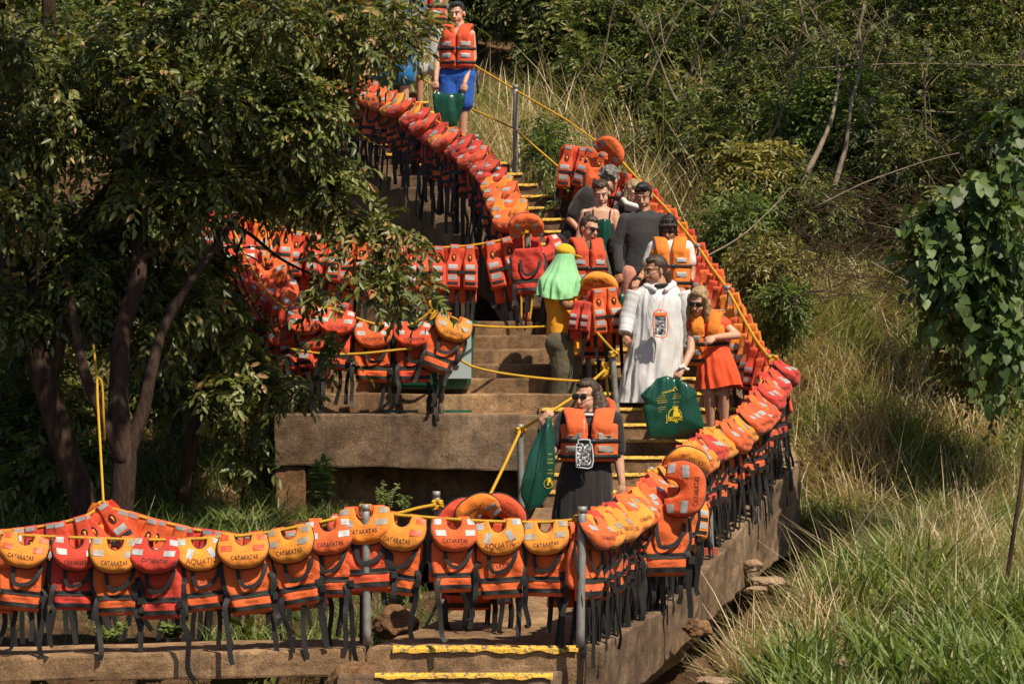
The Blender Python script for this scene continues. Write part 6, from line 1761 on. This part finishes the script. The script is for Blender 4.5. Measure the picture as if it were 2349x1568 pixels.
# background trees and shrubs, left
BG = 'shrubs and trees in the background'
bgs = [('dense dark green tree behind the left trunks', 80, 150, 170, 170, 29, 'leaf_mid', .10, 10),
       ('dark green tree filling the gap above the forked trunk', 430, 200, 200, 190, 29.5, 'leaf_mid', .10, 12),
       ('dark tree behind the upper left row of vests', 690, 300, 170, 170, 33.5, 'leaf_mid', .10, 12),
       ('sunlit pale green bush seen low between the left trunks', 255, 520, 90, 90, 27.5, 'leaf_bright', .10, 6),
       ('dark bush in shade behind the leaning trunk', 60, 900, 120, 150, 26.2, 'leaf_mid', .11, 9),
       ('dark bush in shade behind the forked trunk', 420, 800, 120, 130, 27, 'leaf_mid', .10, 9),
       ('low shrub with long leaves in the shade at lower left', 150, 1100, 150, 70, 25.2, 'leaf_mid', .12, 7),
       ('dark tree rising behind the people at the top left', 900, 60, 150, 130, 37, 'leaf_mid', .11, 10),
       ('dark tree in the top left corner', 60, -10, 200, 100, 37, 'leaf_mid', .12, 12),
       ('dark tree along the top edge above the forked trunk', 320, -20, 200, 100, 37.5, 'leaf_mid', .12, 12),
       ('dark tree closing the gap at the top left of the picture', 560, -20, 260, 110, 36, 'leaf_mid', .12, 14),
       ('dark tree closing the view above the upper steps', 1080, 0, 170, 120, 39, 'leaf_mid', .12, 12),
       ('big dark tree far behind the top centre', 1330, -40, 240, 140, 41, 'leaf_mid', .14, 14),
       ('big dark tree far behind the feathery trees', 1650, -40, 240, 150, 41.5, 'leaf_mid', .14, 14),
       ('big dark tree far behind the slanting limbs', 1960, -20, 240, 160, 41, 'leaf_mid', .14, 14),
       ('big dark tree far behind the top right corner', 2280, 0, 220, 160, 40.5, 'leaf_mid', .14, 14),
       ('dark shrubbery behind the climber at the right edge', 2290, 330, 130, 150, 32, 'leaf_mid', .10, 12),
       ('dark scrub in the hollow right of centre', 1640, 330, 90, 60, 33, 'leaf_mid', .09, 6),
       ('dark scrub between the climber and the fallen branches', 2230, 620, 110, 120, 28.5, 'leaf_mid', .09, 8),
       # right
       ('bushy green tree directly right of the boy', 1250, 40, 130, 110, 38, 'leaf_mid', .10, 13),
       ('dense mid green tree left of the dark hollow', 1440, 90, 150, 150, 37.5, 'leaf_mid', .10, 17),
       ('feathery green tree above the dark hollow', 1600, 60, 150, 130, 37, 'leaf_mid', .09, 15),
       ('rounded green shrub hanging over the dry grass', 1480, 250, 110, 90, 35.5, 'leaf_mid', .09, 11),
       ('bright leaved bush above the man with sunglasses on his head', 1560, 240, 70, 60, 34.8, 'leaf_bright', .09, 5),
       ('green tree with pale slanting limbs', 1810, 130, 170, 150, 36, 'leaf_mid', .09, 18),
       ('lighter green sapling with pointed leaves', 1880, 260, 130, 120, 33, 'leaf_bright', .10, 13),
       ('dark feathery tree along the top edge right of centre', 2040, 90, 150, 130, 36.5, 'leaf_mid', .08, 15),
       ('dark feathery tree in the top right corner', 2260, 90, 150, 130, 37, 'leaf_mid', .08, 13),
       ('green arching bush below the top right tree', 2150, 260, 150, 90, 34, 'leaf_mid', .09, 12),
       ('airy green bush in the middle of the right bank', 2010, 360, 130, 90, 32.5, 'leaf_mid', .09, 12),
       ('yellowing shrub with drooping leaves in the middle right', 1735, 390, 80, 95, 31.2, 'leaf_yellow', .095, 11),
       ('small leaved yellow green shrub above the rope', 1760, 610, 85, 70, 29.0, 'leaf_yellow', .055, 11),
       ('bright green shrub right behind the hanging vests', 1700, 520, 80, 70, 30.2, 'leaf_bright', .07, 9),
       ('low green shrub beside the capped post', 1790, 720, 60, 70, 28.0, 'leaf_bright', .06, 6),
       ('pale leafy bramble at the foot of the tall grey post', 1250, 350, 45, 60, 32.3, 'leaf_bright', .07, 4),
       ('light green climber beside the upper steps', 1300, 470, 26, 45, 31.4, 'leaf_bright', .07, 3),
       ('dark bush under the fallen branches', 2130, 560, 90, 70, 31, 'leaf_mid', .08, 6),
       ('olive tree filling the slope above the yellowing shrub', 1720, 230, 130, 110, 33.8, 'leaf_mid', .075, 13),
       ('fine leaved olive tree behind the bare leaning branch', 1960, 200, 150, 120, 33.6, 'leaf_mid', .07, 14),
       ('fine leaved shade tree left of the climber', 2120, 400, 130, 110, 31.6, 'leaf_mid', .07, 12),
       ('drooping olive bush right of the yellowing shrub', 1860, 470, 100, 90, 30.8, 'leaf_mid', .07, 9),
       ('dark leafy tree between the feathery trees', 2180, 170, 150, 120, 34.5, 'leaf_mid', .075, 13),
       ('dark shady bush right behind the heart leaved climber', 2285, 640, 150, 290, 26.5, 'leaf_mid', .09, 20),
       ('dark low bush under the lower end of the climber', 2240, 800, 90, 60, 26.3, 'leaf_mid', .09, 6),
       ]
RN_ = ['top', 'second', 'third', 'fourth', 'lowest']
for r_i, (yy, dd, x0) in enumerate(((0, 40.2, 1060), (85, 38.6, 1250), (170, 37.0, 1400), (255, 35.6, 1450), (330, 34.4, 1560))):
    for c_i in range(9):
        xx = x0 + 62 * (r_i % 2) + c_i * (2349 - x0) / 8.6
        if 1610 < xx < 1700 and r_i > 2: continue
        bgs.append(('%s tree, %s from the left in the %s line of the hillside wood' % (rv.choice(['olive', 'dull green', 'dark green']), ORD[c_i], RN_[r_i]), xx + rv.uniform(-30, 30), yy + rv.uniform(-20, 20), rv.uniform(60, 95), rv.uniform(50, 75), dd + rv.uniform(-.4, .4), 'leaf_mid', .095, 6))
for i, (lab, x, y, rx, ry, d, lm, L, nc) in enumerate(bgs):
    cl = []
    for _ in range(nc):
        a = rv.uniform(0, 6.28); q = math.sqrt(rv.uniform(0, 1))
        r = rv.uniform(.30, .46) * min(rx, ry)
        cl.append(ck(x + rx * .8 * q * math.cos(a), y + ry * .8 * q * math.sin(a), d + rv.uniform(-.5, .5), r * 1.2, r * .85))
    gx, gy = P(x, y, d).x, d; gz = terr(gx, gy)
    base = Vector((gx, gy, gz)); tp = P(x, y - ry * .5, d)
    lim = []
    for q in range(3):
        e = rv.choice(cl)[0]
        m_ = base.lerp(e, .5) + Vector((rv.uniform(-.15, .15), 0, rv.uniform(-.1, .1)))
        if e.z > gz + .1 and q < (3 if d > 29 else 0): lim.append(([base + Vector((rv.uniform(-.1, .1), 0, -.1)), m_, e], .035 if L > .07 else .012, .008))
    ht = 'heart' if lm == 'leaf_heart' else 'oval'
    big = 'tree' in lab
    tree('background_tree' if big else 'shrub', 'tree' if big else 'shrub', lab, BG, base, lim, cl, lm, L, .34 if lm == 'leaf_mid' else (.85 if ht == 'heart' else .32), 46 if L > .06 else 60, 10, .34 if L > .06 else .2,
         'bark_pale' if i > 8 else 'bark_brown', 60 + i, .5 if lm == 'leaf_yellow' else .3, ht, tone=(0, .95), crown='crown' if big else 'foliage', bias=(0, -.2, .05))
# heart leaved climber on the right edge
cl = [ck(x, y, d, rx, ry) for x, y, d, rx, ry in [(2300, 300, 24, 50, 45), (2330, 380, 24, 45, 50), (2250, 430, 24, 55, 40), (2180, 490, 24, 60, 40), (2290, 500, 24, 60, 50), (2340, 560, 24, 40, 60), (2150, 560, 24, 50, 40), (2230, 590, 24.1, 60, 45), (2170, 640, 24, 40, 35), (2310, 670, 24.1, 50, 50), (2240, 700, 24.2, 45, 40), (2290, 750, 24.2, 50, 35), (2340, 770, 24.2, 40, 40), (2100, 520, 24.1, 22, 20), (2112, 610, 24.1, 20, 26), (2150, 700, 24.2, 24, 24), (2290, 830, 24.2, 22, 20), (2230, 640, 24, 50, 40)]]
tree('climbing_vine', 'vine', 'broad heart leaved green climber hanging down the right edge', None, P(2400, 900, 24.5), [(PX([(2440, 1000, 24.5), (2400, 700, 24.4), (2330, 400, 24.2), (2300, 250, 24.2)]), .02, .008), (PX([(2370, 640, 24.3), (2240, 600, 24.1), (2140, 560, 24.1)]), .008, .003), (PX([(2380, 780, 24.3), (2290, 760, 24.2), (2200, 700, 24.2)]), .008, .003)],
     cl + cells(2120, 2349, 300, 860, 24.0, 24.5, 13, 25, 45, lambda x, y: x > 2330 - (y - 300) * .55 if y < 640 else x > 2130 + (y - 640) * .5 and y < 790), 'leaf_heart', .092, .92, 17, 5, .28, 'bark_pale', 91, .6, 'heart', tone=(.1, 1.0), crown='foliage', bias=(0, -.5, -.25))
# slender dark trunk near the right edge
mb = MB(); limb(mb, PX([(2300, 1350, 22.6), (2314, 1308, 22.6), (2328, 1207, 22.6), (2350, 1020, 22.7), (2390, 800, 22.8)]), .020, .016, .03, 5)
r_ = empty('sapling', P(2302, 1345, 22.6)); tag(r_, 'slender dark sapling trunk rising at the right edge', 'tree', BG)
keep(mb.build('trunk', 'bark_brown'), r_)
pos, d_, n_, LL, w_, va, tw, _x = sprays([P(2360, 960, 20.8), P(2380, 860, 20.8)], [(.12, .12, .10)] * 2, 12, 7, .2, .06, .4, RNG, .3)
keep(link('crown', leaves('crown', pos, d_, n_, LL, w_, va), 'leaf_mid'), r_)
# bare branches
BR = 'bare branches on the right bank'
for i, (pts, r0, r1, lab) in enumerate([
    ([(1822, 475, 30.6), (1850, 400, 30.6), (1885, 330, 30.7), (1908, 262, 30.9), (1925, 180, 31.2), (1922, 90, 31.5)], .042, .010, 'thick pale leaning branch in the middle of the right bank'),
    ([(1898, 490, 30.8), (1915, 420, 30.8), (1940, 335, 30.9), (1950, 250, 31), (1972, 150, 31.3), (1968, 60, 31.5)], .040, .010, 'mottled upright stem right of the thick leaning branch'),
    ([(1544, 184, 34), (1590, 240, 33.9), (1640, 300, 33.8), (1669, 334, 33.8)], .014, .006, 'thin straight branch crossing the dark hollow'),
    ([(1510, 30, 34.5), (1530, 120, 34.4), (1560, 175, 34.3)], .009, .005, 'thin grey twig over the feathery tree'),
    ([(1626, 78, 34), (1665, 120, 34), (1697, 178, 34)], .012, .006, 'short pale twig above the dark hollow'),
    ([(1830, -10, 33.5), (1850, 70, 33.5), (1870, 110, 33.5), (1886, 150, 33.5)], .018, .012, 'grey branch slanting down from the top edge'),
    ([(1985, 10, 33.2), (1960, 90, 33.2), (1945, 140, 33.2), (1931, 178, 33.2)], .02, .012, 'forked grey branch left of the feathery trees'),
    ([(1840, 160, 32.5), (1960, 150, 32.5), (2100, 146, 32.5), (2349, 150, 32.4)], .010, .005, 'long level twig across the upper right'),
    ([(2060, 250, 31.5), (2200, 258, 31.5), (2360, 250, 31.5)], .010, .006, 'level pale branch above the heart leaved climber'),
    ([(1860, 480, 29.5), (1980, 420, 29.5), (2120, 370, 29.6), (2200, 350, 29.6)], .010, .004, 'slender branch rising right from the fallen pile'),
    ([(1885, 440, 30), (1960, 500, 29.8), (2080, 530, 29.6), (2110, 530, 29.6)], .009, .004, 'crooked twig beside the dark gap'),
    ([(1600, 600, 28.3), (1700, 540, 28.6), (1770, 480, 29), (1810, 430, 29.4)], .010, .004, 'long reddish stem rising from the rope of vests'),
    ([(2000, 600, 27.5), (2100, 660, 27.4), (2200, 720, 27.2), (2230, 750, 27.1)], .010, .004, 'dry branch sloping down towards the climber'),
    ([(1945, 1260, 23.5), (1990, 1180, 23.5), (2050, 1110, 23.6)], .007, .003, 'pale bent stalk on the lower right bank'),
    ([(1400, 600, 23), (1400, 600, 23)], 0, 0, '')]):
    if not r0: continue
    mb = MB(); limb(mb, PX(pts), r0, r1, .03, i); o = mb.build('bare_branch', 'bark_pale'); tag(o, lab, 'branch', BR)
# slender leaning saplings on the hillside
ss_ = random.Random(31)
for i in range(14):
    x = 1400 + i * 68 + ss_.uniform(-25, 25); y = ss_.uniform(200, 460) if x > 1700 else ss_.uniform(150, 260); d = 34.2 - (y - 150) / 310 * 3.2
    l = ss_.uniform(150, 330); a = ss_.uniform(-.7, .7); b_ = ss_.uniform(-30, 30)
    pts = [(x, y, d), (x + l * .35 * math.sin(a), y - l * .35 * math.cos(a), d), (x + l * .7 * math.sin(a) + b_ * .5, y - l * .7 * math.cos(a), d - .1), (x + l * math.sin(a) + b_, y - l * math.cos(a), d - .2)]
    r0 = ss_.uniform(.012, .026)
    mb = MB(); limb(mb, PX(pts), r0, r0 * .3, .06, i)
    for q in range(5):
        f = ss_.uniform(.3, .95); p0 = Vector(P(*pts[1])).lerp(P(*pts[3]), f); e_ = p0 + Vector((ss_.uniform(-.5, .5), ss_.uniform(-.2, .1), ss_.uniform(.1, .45)))
        limb(mb, [p0, p0.lerp(e_, .5) + Vector((0, 0, .04)), e_], r0 * .4, .002, .03, q)
    o = mb.build('bare_branch', 'bark_pale'); tag(o, f'slender leaning stem with bare twigs, {ordn(i)} from the left across the wooded hillside', 'branch', BR)
# tangled brushwood
mb = MB(); rr = random.Random(8)
for _ in range(240):
    x = rr.uniform(1830, 2230); y = rr.uniform(430, 690); d = 27.5 + (690 - y) / 260 * 2.5 + rr.uniform(-.2, .2)
    l = rr.uniform(60, 200); a = rr.gauss(-.15, .35) if rr.random() < .7 else rr.uniform(-1.2, 1.2)
    pts = [P(x + l * f * math.cos(a), y - l * f * math.sin(a) + 18 * math.sin(3 * f + x), d + .15 * f) for f in (-.5, -.2, .2, .5)]
    mb.tube(catmull(pts, 3), [rr.uniform(.0015, .005)] * 10, 5)
tag(mb.build('brushwood', 'bark_brown'), kind='stuff')

# grass
def blades(name, pos, h, w, az, lean, bend, var, mat):
    N = len(pos)
    u = np.stack([np.cos(az), np.sin(az), 0 * az], 1); s = np.stack([-np.sin(az), np.cos(az), 0 * az], 1)
    rotm = RNG.uniform(-1, 1, N)[:, None]; s = nrmz(s + u * rotm)
    V = np.empty((N, 8, 3))
    for k in range(4):
        f = k / 3
        up = f * h * np.cos(lean) * (1 - .35 * bend * f); out = f * h * (np.sin(lean) + bend * f * .8)
        c = pos + np.array([0, 0, 1.]) * up[:, None] + u * out[:, None]
        ww = w * (1.0, .95, .65, .08)[k] * .5
        V[:, 2 * k] = c - s * ww[:, None]; V[:, 2 * k + 1] = c + s * ww[:, None]
    Q = (np.array([(0, 1, 3, 2), (2, 3, 5, 4), (4, 5, 7, 6)])[None] + (np.arange(N) * 8)[:, None, None]).reshape(-1, 4)
    o = link(name, fast_mesh(name, V.reshape(-1, 3), Q, np.repeat(var, 8)), mat); tag(o, kind='stuff'); return o
TC = {}
def terrv(x, y): return np.array([terr(a, b) for a, b in zip(x, y)])
def edge_x(y):      # right boundary of the masonry
    return np.interp(y, [19, 20, 22.6, 25.7, 27, 28.1, 30.4, 31.9, 34, 37], [.7, .75, 1.55, 2.62, 2.25, 2.0, 1.2, .25, -.9, -2.2])
def scatter(n, y0, y1, xoff, xmax, clump=0.0, cn=60):
    y = RNG.uniform(y0, y1, n * 3); x = RNG.uniform(-3, xmax, n * 3)
    ok = x > edge_x(y) + xoff
    x, y = x[ok][:n], y[ok][:n]
    if clump:
        k = RNG.integers(0, cn, len(x)); cx = x[:cn][k % len(x[:cn])]; cy = y[:cn][k % len(y[:cn])]
        f = RNG.uniform(0, 1, len(x)) < clump
        x = np.where(f, cx + RNG.normal(size=len(x)) * .09, x); y = np.where(f, cy + RNG.normal(size=len(y)) * .09, y)
        ok = x > edge_x(y) + xoff; x, y = x[ok], y[ok]
    return x, y
def field(name, n, y0, y1, xoff, xmax, h, w, mat, lean=(.05, .5), bend=(.1, .7), clump=.6, cn=120, var=(0, 1), keepf=None, az=None):
    x, y = scatter(n, y0, y1, xoff, xmax, clump, cn)
    if keepf is not None:
        k = np.array([keepf(a, b) for a, b in zip(x, y)]); x, y = x[k], y[k]
    z = terrv(x, y) - .02; N = len(x)
    blades(name, np.stack([x, y, z], 1), RNG.uniform(*h, N), RNG.uniform(*w, N), RNG.uniform(0, 6.28, N) if az is None else RNG.normal(az, .7, N), RNG.uniform(*lean, N), RNG.uniform(*bend, N), np.clip(RNG.uniform(*var, N) + .0, 0, 1), mat)
def patchy(sc, th, sd):
    return lambda a, b: nz3((a, b, 0), sc, sd) > th
field('tall_grass', 8000, 18.3, 23.5, .75, 5.2, (.28, .60), (.017, .034), 'grass_green', (.05, .4), (.2, .9), .8, 110, keepf=patchy(.9, -.12, 4))
field('short_grass', 24000, 18.6, 26.5, .12, 5.4, (.05, .16), (.004, .009), 'grass_green', (.1, .9), (.1, .8), .3, 200)
field('green_grass', 34000, 22.5, 31.5, .12, 6.2, (.16, .42), (.006, .013), 'grass_green', (.1, .6), (.2, .9), .7, 170, keepf=patchy(.8, -.15, 9))
field('dry_grass', 25000, 21.5, 31.5, .10, 6.2, (.20, .66), (.005, .013), 'grass_dry', (.2, 1.5), (-.1, .5), .75, 150, keepf=patchy(.7, -.2, 15))
field('straw_litter', 40000, 20.8, 33, .05, 7.0, (.12, .50), (.004, .010), 'grass_dry', (1.1, 1.55), (-.1, .2), .4, 200, var=(0, .8))
field('upper_grass', 11000, 29.5, 37, .06, 4.5, (.25, .65), (.007, .015), 'grass_green', (.1, .6), (.2, .9), .7, 150)
field('upper_dry_grass', 10000, 29, 36.5, .06, 3.4, (.35, .95), (.006, .014), 'grass_dry', (.1, .8), (.1, .7), .75, 130)
field('pale_stalks', 700, 21.5, 29, .25, 5.4, (.5, 1.1), (.006, .012), 'grass_dry', (.3, 1.4), (.0, .4), .3, 60, var=(.5, 1))
field('reeds', 700, 31.5, 36, .15, 2.8, (.8, 1.5), (.010, .018), 'grass_dry', (.05, .6), (.1, .6), .4, 60, var=(.5, 1))
# left bank ground cover
def lfield(name, n, x0, x1, y0, y1, h, w, mat, lean=(.1, .8), bend=(.1, .8), var=(0, 1)):
    x = RNG.uniform(x0, x1, n); y = RNG.uniform(y0, y1, n); z = terrv(x, y) - .02
    blades(name, np.stack([x, y, z], 1), RNG.uniform(*h, n), RNG.uniform(*w, n), RNG.uniform(0, 6.28, n), RNG.uniform(*lean, n), RNG.uniform(*bend, n), RNG.uniform(*var, n), mat)
lfield('bank_grass', 5000, -2.0, .0, 21.2, 23.3, (.05, .15), (.005, .010), 'grass_green', var=(0, .8))
lfield('bank_undergrowth', 6000, -5.5, -1.95, 21.2, 26.2, (.06, .2), (.005, .010), 'grass_green', var=(0, .5))
lfield('bank_straw', 15000, -4.6, -1.9, 24.0, 30, (.12, .4), (.004, .010), 'grass_dry', (.9, 1.5), (-.1, .3))
lfield('shaded_grass', 9000, -7.5, -2, 24, 33, (.2, .6), (.008, .018), 'grass_green', (.1, .7), (.2, .9), (0, .7))
# young plants in front of the platform
def plant(label, x, y, d, hh, n, L, wr, seed, mat='leaf_bright', shape='oval', spread=.35):
    rr = np.random.default_rng(seed); b = P(x, y, d); root = empty('leafy_plant', b); tag(root, label, 'plant', 'young plants before the platform')
    mb = MB(); pos = []; dr = []; nm = []
    for s in range(n):
        a = rr.uniform(-1, 1) * spread; hgt = hh * rr.uniform(.6, 1)
        pts = [b + Vector((rr.uniform(-.04, .04), 0, 0)), b + Vector((a * hgt * .5, rr.uniform(-.05, .05), hgt * .55)), b + Vector((a * hgt, rr.uniform(-.1, .1), hgt))]
        p = catmull(pts, 6); mb.tube(p, .003, 5)
        for i, q in enumerate(p[3:]):
            for sg in (-1, 1):
                pos.append(q); dr.append((sg * .8, rr.uniform(-.8, .1), rr.uniform(-.1, .5))); nm.append((rr.uniform(-.3, .3), -.5, 1))
        pos.append(p[-1]); dr.append((a, -.3, .5)); nm.append((0, -.8, .6))
    N = len(pos)
    keep(mb.build('stem', 'bark_pale'), root)
    keep(link('foliage', leaves('foliage', np.array([tuple(q) for q in pos]), np.array(dr), np.array(nm), L * rr.uniform(.6, 1.2, N), wr, rr.uniform(.3, 1, N), shape), mat), root)
plant('young plant with broad lobed leaves before the platform column', 742, 1165, 25.6, .42, 5, .11, .5, 1)
plant('twiggy plant with tiny round leaves in front of the dark opening', 880, 1180, 24.8, .30, 6, .035, .6, 2, spread=.5)
plant('second twiggy seedling right of the first, nearer the steel post', 935, 1185, 24.8, .20, 4, .035, .6, 3, spread=.6)
plant('small bright plant under the third vest from the left edge', 250, 1475, 21.3, .14, 6, .05, .55, 4, spread=.9)
plant('small bright plant below the red vest of the front row', 400, 1470, 21.3, .14, 7, .05, .55, 5, spread=.9)
plant('leafy weed between the drilled post and its right neighbour', 905, 1420, 21.8, .30, 6, .06, .5, 6, spread=.5)
plant('tiny sprig beside the slim post foot', 1200, 1185, 22.6, .06, 4, .03, .5, 7, spread=1)
# tufts of bright grass in the opening
for i, (x, y, d, n, h) in enumerate([(760, 1190, 25.2, 90, .24), (690, 1190, 25.4, 120, .20), (550, 1190, 24.0, 90, .16), (760, 1480, 21.4, 200, .3), (560, 1470, 21.3, 180, .2), (860, 1440, 21.6, 120, .22)]):
    b = P(x, y, d); ps = np.array(b) + RNG.normal(size=(n, 3)) * np.array([.14, .12, 0])
    o = blades('grass_tuft', ps, RNG.uniform(h * .5, h * 1.2, n), RNG.uniform(.005, .011, n), RNG.uniform(0, 6.28, n), RNG.uniform(.1, .9, n), RNG.uniform(.2, .9, n), RNG.uniform(.2, 1, n), 'grass_green')
# rocks
def rock(label, x, y, d, sx, sz, seed, mat='rock_tan'):
    c = P(x, y, d); bm = bmesh.new(); bmesh.ops.create_icosphere(bm, subdivisions=4, radius=1)
    for v in bm.verts:
        q = v.co.copy(); k = 1 + .35 * nz3(q, 1.3, seed) + .14 * nz3(q, 3.5, seed) + .05 * nz3(q, 9, seed)
        v.co = Vector((q.x * sx * k, q.y * sx * .8 * k, q.z * sz * k)) + c
    me = bpy.data.meshes.new('rock'); bm.to_mesh(me); bm.free(); o = link('rock', me, mat); tag(o, label, 'rock', 'rocks on the slope')
rock('long pale flat rock in the grass below the wall corner', 1765, 1335, 23.6, .17, .05, 1)
rock('small tan rock just above the long flat one', 1722, 1297, 23.9, .10, .055, 2)
rock('low tan stone under the long flat rock', 1735, 1352, 23.0, .10, .03, 3)
rock('pale stone at the bottom edge under the deck', 1640, 1560, 20.4, .13, .03, 4)
rock('round tan stone in bare soil at the bottom', 1925, 1520, 20.6, .06, .04, 5)
rock('brown block of stone left of the ramp', 905, 1432, 21.3, .16, .13, 6, 'concrete_rusty')
rock('rounded boulder at the left of the front steps', 815, 1600, 19.9, .22, .24, 7, 'concrete_rusty')
rock('broken pale rubble under the wall corner', 1600, 1440, 21.6, .10, .07, 8, 'concrete_rusty')
for k in ('t',):
    pass
